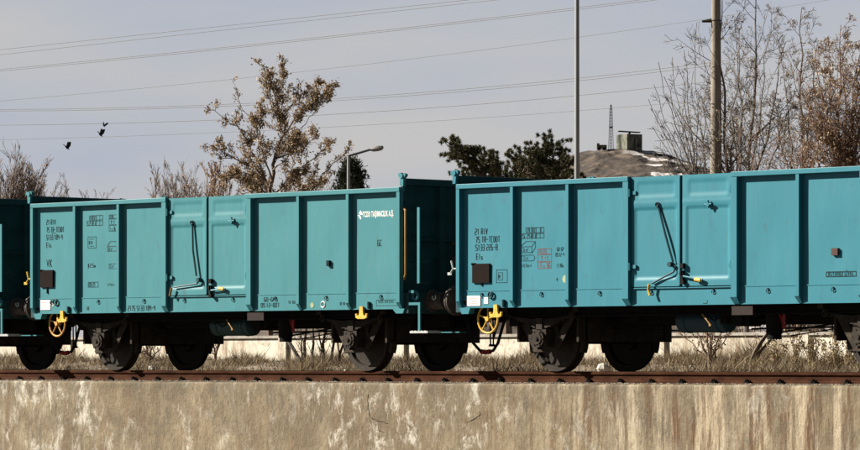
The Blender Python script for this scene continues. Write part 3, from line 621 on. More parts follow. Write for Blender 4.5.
def detail1(R, xc, T, DT):
    c = conv(xc)
    def tx(b, s, px, py, hpx, xs=.72, bold=0.0, y=YT):
        X, Z = c(px, py)
        if all(ch in MB.G for ch in s) and bold < .002: b.stencil(s, X, Z, hpx / 62., y, (.40 if hpx < 4.3 else .345) * xs / .55)
        else: b.text(s, X, Z, hpx / 62., y, xs, bold)
    b = MB()
    for k, s in enumerate(('21 RIV', '75 TR-TCDDT', '5133 184-4', 'Els')):
        tx(b, s, 46.5, 224.8 + 7.6 * k, 5.0, .53, .0)
    X0, Z = c(51.3, 233.0); X1, _ = c(55.5, 233.0); b.rect(X0, X1, Z - .008, Z, YT)
    b.build('lettering', M_INK, R)
    b = MB(); tx(b, 'VK', 46.5, 267, 7.5, .62, .002); b.build('lettering', M_INK, R)
    b = MB(); X0, Z0 = c(41.5, 287.5); X1, Z1 = c(54, 270); b.box(X0, X1, YP - .03, YP - .001, Z0, Z1); b.box(X0 - .01, X0 + .05, YP - .03, YP, Z1 - .02, Z1 + .01); b.box((X0 + X1) / 2 - .008, (X0 + X1) / 2 + .008, YP - .02, YP - .001, Z0 - .10, Z0); b.build('label_holder', M_PLATE, R)
    b = MB(); X0, Z0 = c(41.3, 310); X1, Z1 = c(51, 300); b.box(X0, X1, YP - .016, YP - .007, Z0, Z1); P = b.build('white_notice', M_WHITE, R)
    b = MB()
    for k in range(3): X, Z = c(42.5, 302.8 + 2.4 * k); b.rect(X, X + .14, Z, Z + .012, YP - .018)
    b.build('notice_print', M_PINK, P)
    b = MB(); X0, Z0 = c(52.5, 306.5); X1, Z1 = c(55, 301); b.prism([(X0, Z0), (X1, Z0 + .04), (X0, Z1)], YP - .010, YP - .007); b.build('white_tag', M_WHITE, R)
    b = MB(); b.torus((c(56.5, 302)[0], YP - .03, c(56.5, 302)[1]), .045, .013, (0, 1, 0), 12, 5); b.build('lashing_ring', DT, R)
    # second bay markings
    b = MB()
    def fr(x0, y0, x1, y1, w=.008): a = c(x0, y1); d = c(x1, y0); b.frame(a[0], d[0], a[1], d[1], YT, w)
    FL = lambda: b.build('lettering', M_INK2, R)
    fr(89.5, 215, 103, 220.5); fr(87, 220.5, 103, 226)
    for px in (93, 96.4, 99.8): a = c(px, 226); d = c(px, 215); b.rect(a[0], a[0] + .007, a[1], d[1], YT)
    tx(b, 'A B1 B2 C', 90.3, 219.6, 3.4, .34); tx(b, 'S 24 28 32', 87.9, 225.2, 3.6, .36)
    FL(); b = MB()
    fr(109, 214.5, 117, 218.7, .006); fr(109, 218.7, 117, 225, .006); fr(109, 225, 117, 231.5, .006)
    tx(b, 'TEHL', 109.6, 218, 2.8, .55); tx(b, 'Y 1', 111, 224, 3.6, .6); tx(b, '7 x 36', 109.8, 230.6, 3.6, .42)
    FL(); b = MB()
    fr(88, 236.5, 96.5, 248.5); a = c(89.5, 239.5); b.rect(a[0], a[0] + .12, a[1], a[1] + .008, YT); a = c(90, 246.5); b.rect(a[0], a[0] + .10, a[1], a[1] + .008, YT); tx(b, 'RIV', 89.2, 244.5, 3.4, .5)
    FL(); b = MB()
    fr(107.5, 246, 116.8, 251.5); a = c(107.5, 246); d = c(110.5, 241.5); b.line(a[0], a[1], d[0], d[1], YT); e = c(117, 241.5); b.line(d[0], d[1], e[0], e[1], YT); tx(b, '36 m³', 108.3, 250.8, 3.6, .5)
    FL(); b = MB()
    tx(b, '12.5m', 88.3, 267.5, 3.8, .58); a = c(88, 269); b.rect(a[0], a[0] + .01, a[1], a[1] + .09, YT)
    FL(); b = MB()
    tx(b, '25 m²', 109.6, 268, 3.6, .5); fr(109, 263.5, 117, 269, .006)
    FL(); b = MB()
    fr(88, 281.8, 98.3, 287.5); tx(b, 'KM 21', 89, 286.6, 3.8, .5)
    FL(); b = MB()
    tx(b, '←8.76m→', 107.2, 286, 2.8, .6); FL(); b = MB(); tx(b, 'H', 87.5, 310.5, 4.2, .8, 0, YP - .0085)
    b.build('lettering', M_INK2, R)
    b = MB(); tx(b, '2175 5133 184-4', 128.3, 310.8, 4.8, .60, .001, YP - .0085); b.build('lettering', M_INK, R)
    b = MB(); tx(b, '60-GP', 264.5, 301.5, 3.6, .75, .001, YP - .0085); FL(); b = MB(); tx(b, '09.12-007', 261.3, 307.3, 3.8, .68, .001, YP - .0085); FL(); b = MB(); tx(b, 'TC 03', 288.7, 303.5, 2.3, .8, 0, YP - .0085); FL(); b = MB(); tx(b, 'R M', 340.5, 305.3, 2.8, .8, 0, YP - .0085); b.build('lettering', M_INK2, R)
    b = MB(); X, Z = c(323.5, 304.6); b.torus((X, YP - .008, Z), .045, .010, (0, 1, 0), 16, 5); b.build('painted_ring', M_WHITE, R)
    b = MB(); X, Z = c(312.6, 305.2); b.lathe([(0, 0), (0, .04), (.004, .04)], (X, YP - .011, Z), (0, 1, 0), 14); b.build('painted_spot', flat('ochre_spot', (.22, .24, .13)), R)
    b = MB(); X, Z = c(329.5, 263.5); b.box(X - .03, X + .03, YP - .04, YP - .001, Z - .04, Z + .045); b.build('label_clip', M_INK, R)
    # operator's name in white, and small marks
    b = MB(); tx(b, 'TCDD TAŞIMACILIK A.Ş.', 362.8, 217.0, 5.0, .47, .003)
    X, Z = c(360.3, 214.9); 
    for dz in (.0,): b.add([(X - .055, YT, Z), (X + .01, YT, Z - .07), (X + .025, YT, Z - .05), (X - .01, YT, Z)], [(0, 1, 2, 3)]); b.add([(X - .03, YT, Z + .02), (X + .005, YT, Z + .07), (X + .06, YT, Z), (X + .02, YT, Z)], [(3, 2, 1, 0)])
    b.build('lettering', M_WHITE, R)
    b = MB(); tx(b, 'GC', 377.3, 245.8, 5.2, .62, .001); b.build('lettering', M_INK2, R)
    b = MB(); a = c(376.5, 306); d = c(400, 299.5); b.frame(a[0], d[0], a[1], d[1], YT - .004, .006); tx(b, 'TAMİR 2018 SİVAS', 378, 303.2, 2.6, .62, 0, YT - .004); b.build('lettering', M_INK2, R)
    door_gear(R, xc, [(191.0, 222.5), (192.5, 250), (196, 276)], [(199.0, 280.0), (196.5, 283.5), (173.5, 287.5)], [(172.5, 288), (170.8, 296)], (210, 284), (222, 289), (231.5, 221), M_TAN)
def detail2(R, xc, T, DT):
    c = conv(xc)
    def tx(b, s, px, py, hpx, xs=.72, bold=0.0, y=YT):
        X, Z = c(px, py)
        if all(ch in MB.G for ch in s) and bold < .002: b.stencil(s, X, Z, hpx / 67., y, (.40 if hpx < 4.3 else .345) * xs / .55)
        else: b.text(s, X, Z, hpx / 67., y, xs, bold)
    b = MB()
    for k, (s, px) in enumerate((('21 RIV', 475), ('75 TR-TCDDT', 475.7), ('5133 226-8', 475.7), ('Els', 476.3))):
        tx(b, s, px, 234.6 + 8.0 * k + (1 if k == 3 else 0), 5.6, .55, .0)
    b.build('lettering', M_INK, R)
    b = MB(); X0, Z0 = c(473.5, 283); X1, Z1 = c(490.5, 263.5); b.box(X0, X1, YP - .03, YP - .001, Z0, Z1); b.box(X0 - .02, X0 + .05, YP - .03, YP, Z1 - .02, Z1 + .012); b.box((X0 + X1) / 2 - .012, (X0 + X1) / 2 + .012, YP - .02, YP - .001, Z0 - .04, Z0); b.build('label_holder', M_PLATE, R)
    b = MB(); X0, Z0 = c(467.8, 306); X1, Z1 = c(481, 295.8); b.box(X0, X1, YP - .016, YP - .007, Z0, Z1); P = b.build('white_notice', M_WHITE, R)
    b = MB()
    for k in range(3): X, Z = c(469.5, 298.8 + 2.6 * k); b.rect(X, X + .18, Z, Z + .010, YP - .018)
    b.build('notice_print', M_PINK, P)
    b = MB(); X0, Z0 = c(484.3, 303.8); X1, Z1 = c(488.5, 297.3); b.box(X0, X1, YP - .012, YP - .007, Z0, Z1); b.build('white_tag', M_WHITE, R)
    b = MB(); b.torus((c(492, 295)[0], YP - .03, c(492, 295)[1]), .045, .014, (0, 1, 0), 12, 5); b.build('lashing_ring', DT, R)
    b = MB()
    def fr(x0, y0, x1, y1, w=.008): a = c(x0, y1); d = c(x1, y0); b.frame(a[0], d[0], a[1], d[1], YT, w)
    fr(496.3, 269.5, 507.5, 283); fr(498, 272.3, 502.8, 280.3, .006); tx(b, 'MF', 498.6, 278.4, 3.4, .45)
    b.build('lettering', M_INK2, R); b = MB()
    fr(525.8, 227, 544.3, 233.2); fr(521.5, 233.2, 544.3, 238.8)
    for px in (531.5, 536.2, 540): a = c(px, 238.6); d = c(px, 227); b.rect(a[0], a[0] + .007, a[1], d[1], YT)
    tx(b, 'A', 528, 232.2, 4.4, .7); tx(b, 'B1B2', 532.2, 232.2, 3.8, .27); tx(b, 'C', 541, 232.2, 4.4, .6)
    tx(b, 'S', 523, 237.9, 4.0, .7); tx(b, '24 28 32', 527.2, 237.9, 3.8, .42)
    FL = lambda: b.build('lettering', M_INK2, R)
    FL(); b = MB()
    fr(521.2, 246.3, 532, 253); a = c(521.2, 246.3); d = c(526, 241.5); e = c(535.5, 241.5); g = c(532, 246.3); h = c(535.5, 247.5); k = c(532, 253)
    for p, q in ((a, d), (d, e), (e, g), (e, h), (h, k)): b.line(p[0], p[1], q[0], q[1], YT)
    tx(b, '36 m³', 522.5, 252, 4.2, .5)
    FL(); b = MB()
    a = c(523.5, 261); d = c(532.5, 255); zc = (a[1] + d[1]) / 2; r = (d[1] - a[1]) / 2
    b.line(a[0], a[1], d[0], a[1], YT); b.line(a[0], d[1], d[0], d[1], YT)
    for xx, a0 in ((a[0], 90), (d[0], -90)):
        for q in range(6):
            t0 = math.radians(a0 + 30 * q); t1 = math.radians(a0 + 30 * q + 30); b.line(xx + r * math.cos(t0), zc + r * math.sin(t0), xx + r * math.cos(t1), zc + r * math.sin(t1), YT)
    tx(b, '25 m²', 523.3, 260, 3.8, .48); FL(); b = MB(); tx(b, '←8.76m→', 521.3, 267.5, 3.6, .56)
    FL(); b = MB()
    tx(b, '60-GP', 557, 251, 3.4, .46, .001); tx(b, '09.12-4', 555.6, 256.5, 3.4, .44, .001); FL(); b = MB(); tx(b, '-5.40m', 556, 267.3, 3.4, .46)
    FL(); b = MB()
    tx(b, '+', 556, 282, 5, .7, .002)
    b.build('lettering', M_INK2, R)
    b = MB(); fr(537.5, 248.3, 551.5, 254.3); fr(537.5, 254.3, 551.5, 261.5, .005); fr(537.5, 261.5, 551.5, 268.8)
    tx(b, 'TEHLİKE', 538.6, 253.2, 3.6, .48); tx(b, 'Y : 1', 541, 260.4, 4.4, .6); tx(b, '7 x 36', 539.6, 267.6, 4.2, .56); b.build('lettering', M_REDINK, R)
    b = MB(); X, Z = c(565.5, 279); b.lathe([(0, 0), (0, .055), (.004, .055)], (X, YP - .008, Z), (0, 1, 0), 14); b.build('painted_spot', flat('ochre_spot', (.22, .26, .16)), R)
    b = MB(); a = c(826, 277.2); d = c(856.5, 271); b.frame(a[0], d[0], a[1], d[1], YT, .012); tx(b, 'BOYANDI SİVAS', 828, 276.0, 4.2, .60, .001); b.build('lettering', M_INK2, R)
    b = MB(); X, Z = c(836, 251.5); b.box(X - .055, X + .055, YP - .035, YP - .001, Z - .05, Z + .045); b.build('label_clip', flat('rusty_brown_clip', (.045, .022, .017)), R)
    b = MB(); a = c(703.3, 303.3); d = c(707.5, 299.8); YS = YP - .0085; b.line(a[0], a[1], d[0], a[1], YS); b.line(d[0], a[1], d[0], d[1], YS); b.build('lettering', M_INK2, R)
    door_gear(R, xc, [(656.5, 204.5), (665, 235), (672.5, 262)], [(670.5, 264.5), (675.5, 266.5), (673.5, 271.5), (651.5, 283.5)], [(650.3, 284), (649.3, 290), (651.0, 295.5)], (682, 269), (698.5, 280), (708, 204.5), M_YEL)
def detail0(R, xc, T, DT):
    door_gear(R, xc, [(191.0 - 420, 226), (192 - 420, 250), (194 - 420, 276)], [(195 - 420, 280.0), (173.5 - 420, 287.5)], [(172.5 - 420, 288), (170.8 - 420, 296)], (210 - 420, 284), (222 - 420, 289), (231.5 - 420, 226), M_TAN)
wagon(1, -5.6, 'teal open wagon in the middle with white operator lettering at its right-hand end', detail1)
wagon(2, 4.4, 'bluish teal open wagon at right cut by the frame, with the large diagonal door bar', detail2)
wagon(0, -15.6, 'teal wagon cut off by the left edge, only its shaded dark end and buffer showing', detail0)
# end markings on the shaded ends are parts of their wagons
for o in [o for o in COL.objects if o.name.startswith('freight_wagon')]:
    b = MB()
    for (yy, z0, z1) in ((-.30, 1.90, 1.99), (-.30, 1.62, 1.72), (-.30, 1.48, 1.56)): b = MB(); b.box(4.376, 4.379, yy - .06, yy + .06, z0, z1); b.build('end_marking', M_REDINK, o)
    b = MB(); b.torus((4.66, -1.0, 1.10), .035, .008, (0, 1, 0), 10, 5, 0, 4.5); b.build('chalk_mark', M_WHITE, o)

# ------------------------------------------------------------------ white boundary wall behind the track
M_WW = mat('whitewash', [(0.3, (0.22, 0.18, 0.13)), (0.5, (0.40, 0.37, 0.30)), (0.75, (0.50, 0.47, 0.40))], scale=(1, 1, .5), nscale=2.2, detail=8, rough=.9, bump=.4, obj='world',
           patch=[((.17, .12, .07), 2.5, .50, .68, (2.2, 1, .4)), ((.20, .17, .13), 9, .54, .70, (1, 1, 1))])
M_COP = mat('coping_stone', [(0.3, (0.14, 0.12, 0.10)), (0.7, (0.30, 0.28, 0.24))], nscale=4, rough=.9, bump=.4, obj='world')
BW = tag(empty('boundary_wall', (-15, 9.2, .03)), 'low whitewashed boundary wall with grey coping seen beneath the wagons', 'wall')
b = MB(); b.box(-22, 38, 0, .25, -.05, .56); b.build('wall_face', M_WW, BW)
b = MB(); b.box(-22, 38, -.04, .29, .563, .615); b.build('coping', M_COP, BW)
rg = random.Random(3)
for k, x in enumerate(list(np.arange(-14, 36, 3.3))):
    b = MB(); b.box(float(x), float(x) + .22, -.06, -.001, -.05, .56); b.build('pilaster', M_WW, BW)

# ------------------------------------------------------------------ vegetation helpers
def leafmat(name, a, b_, c=None, trans=.25):
    m = bpy.data.materials.new(name); m.use_nodes = True; t = m.node_tree; t.nodes.clear(); N = t.nodes.new; K = t.links.new
    o = N('ShaderNodeOutputMaterial'); p = N('ShaderNodeBsdfPrincipled'); p.inputs['Roughness'].default_value = .7; p.inputs['Specular IOR Level'].default_value = .2
    g = N('ShaderNodeNewGeometry'); r = N('ShaderNodeValToRGB'); K(g.outputs['Random Per Island'], r.inputs[0])
    r.color_ramp.elements[0].color = (*a, 1); r.color_ramp.elements[1].color = (*b_, 1)
    if c: e = r.color_ramp.elements.new(.5); e.color = (*c, 1)
    K(r.outputs[0], p.inputs['Base Color'])
    tr = N('ShaderNodeBsdfTranslucent'); K(r.outputs[0], tr.inputs[0]); mx = N('ShaderNodeMixShader'); mx.inputs[0].default_value = trans
    K(p.outputs[0], mx.inputs[1]); K(tr.outputs[0], mx.inputs[2]); K(mx.outputs[0], o.inputs[0]); return m
M_BARK = mat('brown_bark', [(0.3, (0.045, 0.030, 0.020)), (0.7, (0.115, 0.08, 0.055))], nscale=5, rough=.9, bump=.4)
M_BARKG = mat('grey_bark', [(0.3, (0.05, 0.042, 0.036)), (0.7, (0.12, 0.10, 0.085))], nscale=5, rough=.9, bump=.4)
M_BARKF = mat('far_bark', [(0.3, (0.09, 0.068, 0.055)), (0.7, (0.16, 0.125, 0.105))], nscale=5, rough=.9)
M_BARKR = mat('reddish_twigs', [(0.3, (0.07, 0.038, 0.024)), (0.7, (0.16, 0.09, 0.055))], nscale=5, rough=.9)
M_LEAFB = leafmat('dry_brown_leaves', (.12, .083, .052), (.42, .32, .205), (.23, .165, .10))
M_LEAFT = leafmat('pale_dry_leaves', (.14, .10, .055), (.30, .23, .13))
M_NEED = leafmat('pine_needles', (.018, .024, .011), (.12, .105, .05), (.05, .052, .024), .12)
M_NEEDD = leafmat('spruce_needles', (.008, .013, .007), (.034, .042, .02), None, .1)
M_STRAW = leafmat('dry_grass_blades', (.05, .036, .022), (.30, .23, .14), (.12, .088, .052))

def leaf(b, p, s, rg):
    d = Vector((rg.gauss(0, 1), rg.gauss(0, 1), rg.gauss(0, .8) - .5)).normalized(); u = d.orthogonal().normalized()
    u = (u * math.cos(rg.random() * 6) + d.cross(u) * math.sin(rg.random() * 6)).normalized()
    b.add([p, p + d * s * .5 + u * s * .28, p + d * s, p + d * s * .5 - u * s * .28], [(0, 1, 2, 3)])
def grow(bt, bl, p, d, ln, r, lev, rg, up=.15, wob=.25, nch=5, leafn=0, leafs=.08, spread=.7, rmin=.006, ratio=.55, nseg=5, leaflev=0, droop=0):
    pts = [p.copy()]; rad = [r]; q = p.copy(); dd = d.normalized()
    for i in range(nseg):
        dd = (dd + Vector((rg.gauss(0, wob), rg.gauss(0, wob), rg.gauss(0, wob) * .6)) * .5 + Vector((0, 0, up))).normalized()
        q = q + dd * ln / nseg; pts.append(q.copy()); rad.append(max(rmin, r * (1 - .8 * (i + 1) / nseg)))
    bt.tube(pts, rad, 3 if r < .02 else (5 if r < .06 else 8), cap=False)
    if lev > 0:
        for k in range(nch):
            t = rg.uniform(.2, .98) * nseg; i = min(nseg - 1, int(t)); f = t - i
            pp = pts[i].lerp(pts[i + 1], f); ax = (pts[i + 1] - pts[i]).normalized()
            o = ax.orthogonal().normalized(); a = rg.random() * 6.283; o = (o * math.cos(a) + ax.cross(o) * math.sin(a))
            nd = (ax * (1 - spread * .5) + o * spread).normalized()
            grow(bt, bl, pp, nd, ln * ratio * rg.uniform(.6, 1.2) * (1 - .35 * t / nseg), max(rmin, rad[i] * .6), lev - 1, rg, up, wob, max(2, nch - 1), leafn, leafs, spread, rmin, ratio, max(3, nseg - 1), leaflev)
    if lev <= leaflev and leafn:
        for k in range(leafn):
            t = rg.uniform(.15, 1) * nseg; i = min(nseg - 1, int(t)); pp = pts[i].lerp(pts[i + 1], t - i)
            leaf(bl, pp + Vector((rg.gauss(0, .03), rg.gauss(0, .03), rg.gauss(0, .03))), leafs * rg.uniform(.6, 1.3), rg)

def finish_tree(name, label, cat, base, bt, bl, mb, ml, group=None, extra=None, crown='crown'):
    e = empty(name, base); tag(e, label, cat, group)
    if bt.v: o = bt.build('trunk', mb, e, smooth=True)
    if bl is not None and bl.v: bl.build(crown, ml, e)
    return e
def lp(base, d, s=None):
    """local point of a tree: lateral px, height px -> metres at depth d"""
    k = d / FPX
    return lambda px, py, dep=0.0: RIGHT * ((px - base) * k) + UP * ((V0 - py) * k + CZ) + FWD * dep

# 1. the leafy brown tree in the middle left
def tree_main():
    d = 84; bx = 271; P = lp(bx, d); rg = random.Random(11); bt = MB(); bl = MB()
    base = at(bx, V0, d); base.z = 0
    def limb(pts, r0, r1, twigs, tl, leafn, lev=1, spread=.8, up=.12):
        V = [P(*p) for p in pts]; 
        # resample with wobble
        Q = []
        for i in range(len(V) - 1):
            for k in range(3): Q.append(V[i].lerp(V[i + 1], k / 3) + Vector((rg.gauss(0, .025), rg.gauss(0, .025), rg.gauss(0, .02))) * (1 if i + k else 0))
        Q.append(V[-1]); n = len(Q); rad = [(r0 + (r1 - r0) * (i / (n - 1)) ** .6) * .5 for i in range(n)]
        bt.tube(Q, rad, 7, cap=False)
        for k in range(twigs):
            t = rg.uniform(.3 if pts[0][1] > 300 else .12, 1) ** .8 * (n - 1); i = min(n - 2, int(t)); pp = Q[i].lerp(Q[i + 1], t - i); ax = (Q[i + 1] - Q[i]).normalized()
            o = ax.orthogonal().normalized(); a = rg.random() * 6.283; o = o * math.cos(a) + ax.cross(o) * math.sin(a)
            grow(bt, bl, pp, ax * .5 + o * spread, tl * .68 * (1.15 - .65 * t / (n - 1)) * rg.uniform(.6, 1.2), max(.007, rad[i] * .3), lev, rg, up + .12, .3, 5, max(1, int(leafn * .62)) if leafn else 0, .054, .8, .006, .6, 4, 1)
    limb([(271, 361, 0), (271, 250, 0), (271, 190, 0), (274, 165, .1), (281, 135, .1), (279, 115, 0), (273, 92, -.1), (265, 74, 0)], .16, .010, 44, .75, 15)
    limb([(281, 138, .1), (292, 125, -.4), (305, 110, -.5), (318, 100, -.4), (332, 88, -.3)], .05, .012, 34, .55, 15)
    limb([(276, 158, .1), (290, 150, .6), (303, 140, .9), (312, 130, 1.1)], .05, .010, 22, .55, 14)
    limb([(277, 120, .1), (283, 100, .3), (283, 90, .4), (286, 72, .4)], .035, .008, 12, .5, 12)
    limb([(280, 118, 0), (296, 100, .3), (306, 92, .5), (318, 82, .5)], .03, .010, 16, .45, 14)
    limb([(271, 195, 0), (262, 172, .2), (252, 150, .3), (238, 128, .2), (214, 110, 0)], .075, .010, 26, .6, 12)
    limb([(266, 180, 0), (250, 166, -.3), (232, 158, -.5), (210, 146, -.5)], .055, .010, 22, .55, 12)
    limb([(273, 182, 0), (262, 150, -.5), (258, 128, -.6), (262, 105, -.6)], .045, .010, 26, .5, 15)
    limb([(271, 205, 0), (285, 180, .4), (300, 165, .6), (322, 150, .7), (330, 140, .6)], .05, .008, 18, .5, 11)
    limb([(272, 210, 0), (300, 200, .2), (318, 182, .3), (332, 162, .3), (346, 152, .3), (352, 143, .3)], .055, .010, 20, .45, 5)
    limb([(271, 200, 0), (264, 190, .4), (250, 182, .6), (232, 172, .7)], .04, .010, 34, .55, 15)
    limb([(271, 205, 0), (262, 185, -.6), (248, 180, -.9), (226, 182, -1.0)], .04, .010, 30, .6, 15)
    limb([(273, 170, 0), (288, 160, -.6), (296, 148, -.9), (300, 135, -1.0)], .04, .010, 26, .5, 14)
    limb([(271, 205, 0), (290, 190, .9), (305, 185, 1.1), (325, 180, 1.2)], .04, .010, 28, .5, 12)
    limb([(271, 200, 0), (284, 190, -.4), (296, 180, -.6), (310, 172, -.7)], .04, .010, 22, .5, 13)
    limb([(272, 110, 0), (268, 84, -.2), (263, 70, -.2), (256, 60, -.2)], .022, .006, 9, .3, 6)
    limb([(281, 104, .2), (283, 80, .3), (281, 66, .3), (284, 55, .3)], .022, .006, 9, .3, 5)
    limb([(300, 128, .2), (314, 112, .4), (322, 100, .4), (330, 94, .4)], .022, .006, 10, .35, 8)
    limb([(258, 128, -.4), (244, 110, -.3), (232, 80, -.3)], .02, .006, 5, .4, 1)
    finish_tree('broadleaf_tree', 'tall tree with dry brown leaves rising behind the middle wagon', 'tree', base, bt, bl, M_BARK, M_LEAFB)
tree_main()

# 2. conifer behind the street lamp
def spruce():
    d = 168; base = at(351, V0, d); base.z = 0; k = d / FPX; rg = random.Random(5); bt = MB(); bl = MB(); H = 202 * k
    bt.tube([(0, 0, 0), (0, 0, H)], [.14, .02], 7)
    for i in range(300):
        h = rg.uniform(.55, 1); R = min(.75, ((1 - h) / .28)) ** .7 * 21 * k + .12; a = rg.random() * 6.283; z = h * H
        e = Vector((math.cos(a), math.sin(a), .45)).normalized() * R * rg.uniform(.45, 1.35)
        bt.tube([(0, 0, z), tuple(Vector((0, 0, z)) + e)], .012, 3)
        for q in range(34):
            p = Vector((0, 0, z)) + e * rg.uniform(.35, 1) + Vector((rg.gauss(0, .10), rg.gauss(0, .10), rg.gauss(0, .11))); dd = Vector((rg.gauss(0, 1), rg.gauss(0, 1), rg.gauss(.5, 1))).normalized() * .22; u = dd.orthogonal().normalized() * .028
            bl.add([p - u, p + u, p + dd], [(0, 1, 2)])
    finish_tree('spruce_tree', 'small dark conifer standing behind the street lamp', 'tree', base, bt, bl, M_BARK, M_NEEDD)
spruce()

# 3. two pines
def pine(bx, limbs, d, seed, label):
    base = at(bx, V0, d); base.z = 0; P = lp(bx, d); rg = random.Random(seed); bt = MB(); bl = MB()
    for pts, r0, r1 in limbs:
        V = [P(*p) for p in pts]; bt.tube(V, [r0 + (r1 - r0) * i / (len(V) - 1) for i in range(len(V))], 7)
        for i in range(len(V) - 1):
            if V0 - pts[i + 1][1] < 165: continue
            for t in (0.15, .4, .65, .9):
                for q in range(2):
                    pp = V[i].lerp(V[i + 1], t); o = Vector((rg.gauss(0, 1), rg.gauss(0, 1), rg.gauss(.45, .6))).normalized() * rg.uniform(.08, .40)
                    bt.tube([pp, pp + o * .6, pp + o + Vector((0, 0, .06))], [.018, .014, .008], 4)
                    tip = pp + o + Vector((0, 0, .06))
                    for s_ in range(3):
                        c0 = tip + Vector((rg.gauss(0, .085), rg.gauss(0, .085), rg.gauss(.02, .06)))
                        for m in range(80):
                            dd = Vector((rg.gauss(0, 1), rg.gauss(0, 1), rg.gauss(.45, .9))).normalized(); L_ = rg.uniform(.06, .12); u = dd.orthogonal().normalized() * .011
                            bl.add([c0 - u, c0 + u, c0 + dd * L_], [(0, 1, 2)])
    finish_tree('pine_tree', label, 'tree', base, bt, bl, M_BARK, M_NEED, 'pines behind the wagons')
pine(508, [([(508, 361, 0), (506, 230, 0), (500, 190, 0), (488, 180, .2), (474, 168, .3), (462, 155, .3), (450, 145, .3)], .13, .03),
           ([(500, 190, 0), (494, 172, -.3), (487, 160, -.4)], .05, .02), ([(478, 170, .2), (474, 160, .3), (473, 153, .4)], .04, .02), ([(466, 160, .2), (458, 158, .0), (449, 160, 0)], .03, .02),
           ([(500, 190, 0), (480, 183, .6), (462, 172, .8)], .04, .02), ([(500, 190, 0), (498, 180, .5), (502, 170, .6)], .04, .02)], 105, 2, 'dark pine leaning left above the corner where the two wagons meet')
pine(540, [([(540, 361, 0), (541, 230, 0), (540, 180, 0), (544, 165, .1), (546, 152, .1), (549, 142, .1)], .14, .03),
           ([(540, 185, 0), (530, 172, .4), (520, 162, .5), (512, 155, .5)], .05, .02), ([(542, 175, 0), (535, 162, -.4), (531, 152, -.5)], .04, .02),
           ([(542, 172, 0), (553, 160, .3), (556, 148, .4)], .04, .02), ([(541, 182, 0), (552, 175, -.4), (562, 170, -.5), (570, 166, -.5)], .045, .02), ([(541, 185, 0), (520, 180, .5), (508, 176, .6)], .04, .02),
           ([(541, 186, 0), (556, 182, .5), (568, 178, .6)], .04, .02), ([(541, 190, 0), (524, 184, .8), (498, 180, 1)], .04, .02), ([(541, 190, 0), (530, 178, -.8), (517, 172, -1)], .04, .02), ([(541, 190, 0), (556, 186, -.6), (573, 182, -.8)], .04, .02)], 108, 7, 'dark pine with a rounded top beside the tall metal pole')

# 4. bare saplings and bushes on the right
def stems(name, label, cat, bx, d, lst, seed, mb, ml, leafn, group=None, lev=1, nch=9, leafs=.06, tl=.55, baseby=361, r0=.035):
    base = at(bx, V0, d); base.z = 0; P = lp(bx, d); rg = random.Random(seed); bt = MB(); bl = MB()
    if baseby < 300: bt.tube([P(bx, 361), P(bx, baseby + 40) + Vector((.02, .02, 0)), P(bx, baseby)], [r0 * 2, r0 * 1.7, r0 * 1.3], 8, cap=False)
    for (x0, x1, ytop, dep, r) in lst:
        n = 9; Q = []
        for i in range(n + 1):
            t = i / n; xx = x0 + (x1 - x0) * (t ** (1.25 if baseby > 300 else .82)); yy = baseby + (ytop - baseby) * t
            Q.append(P(xx, yy, dep * t) + Vector((rg.gauss(0, .035), rg.gauss(0, .035), 0)) * (1 if 0 < i else 0))
        rad = [r * (1 - .82 * i / n) for i in range(n + 1)]; rad = [max(.007, q) for q in rad]
        bt.tube(Q, rad, 5, cap=False)
        ln = (Q[-1] - Q[0]).length
        for k in range(nch):
            t = rg.uniform(.42 if baseby > 300 else .12, .98) * n; i = min(n - 1, int(t)); pp = Q[i].lerp(Q[i + 1], t - i); ax = (Q[i + 1] - Q[i]).normalized(); o = ax.orthogonal().normalized(); a = rg.random() * 6.283
            o = o * math.cos(a) + ax.cross(o) * math.sin(a)
            grow(bt, bl, pp, ax * .75 + o * .75, ln * tl * .36 * rg.uniform(.5, 1.3) * (1.35 - t / n), max(.006, rad[i] * .5), lev, rg, .07, .20, 5, leafn, leafs, .7, .0048, .58, 5, 0)
    return finish_tree(name, label, cat, base, bt, bl, mb, ml, group)
rgS = random.Random(77)
stems('bare_shrub', 'bare grey shrub fanning up and leftwards from behind the concrete pole', 'shrub', 704, 92,
      [(704 + rgS.uniform(-8, 12), xe_, yt_, rgS.uniform(-.8, .8), rgS.uniform(.013, .022)) for xe_, yt_ in ((646, 100), (650, 128), (653, 84), (657, 62), (658, 108), (664, 76), (669, 58), (670, 96), (676, 68), (682, 88), (686, 48), (692, 70), (695, 22), (698, 92), (706, 60), (660, 140), (674, 120), (684, 108), (650, 150), (690, 130), (664, 128))], 21, M_BARKG, M_LEAFT, 0, None, 1, 4, tl=.5, baseby=205)
TR = dict(baseby=215)
stems('bare_tree', 'tall thin bare tree just right of the concrete pole', 'tree', 728, 90, [(728, 722, -10, 0, .045), (728, 712, 60, .5, .03), (728, 738, 30, -.5, .035), (728, 703, 95, .3, .022), (728, 748, 90, .6, .025)], 22, M_BARKG, M_LEAFT, 1, 'bare trees at right', 2, 13, .045, .75, **TR)
stems('bare_tree', 'slender bare tree with pale dry seed clusters rising between its two neighbours', 'tree', 746, 94, [(746, 759, -30, 0, .055), (746, 786, 40, .4, .04), (746, 735, 20, -.4, .03), (746, 772, 10, .6, .03), (746, 728, 100, -.5, .022), (746, 795, 90, .2, .025)], 23, M_BARKG, M_LEAFT, 1, 'bare trees at right', 2, 13, .045, .75, **TR)
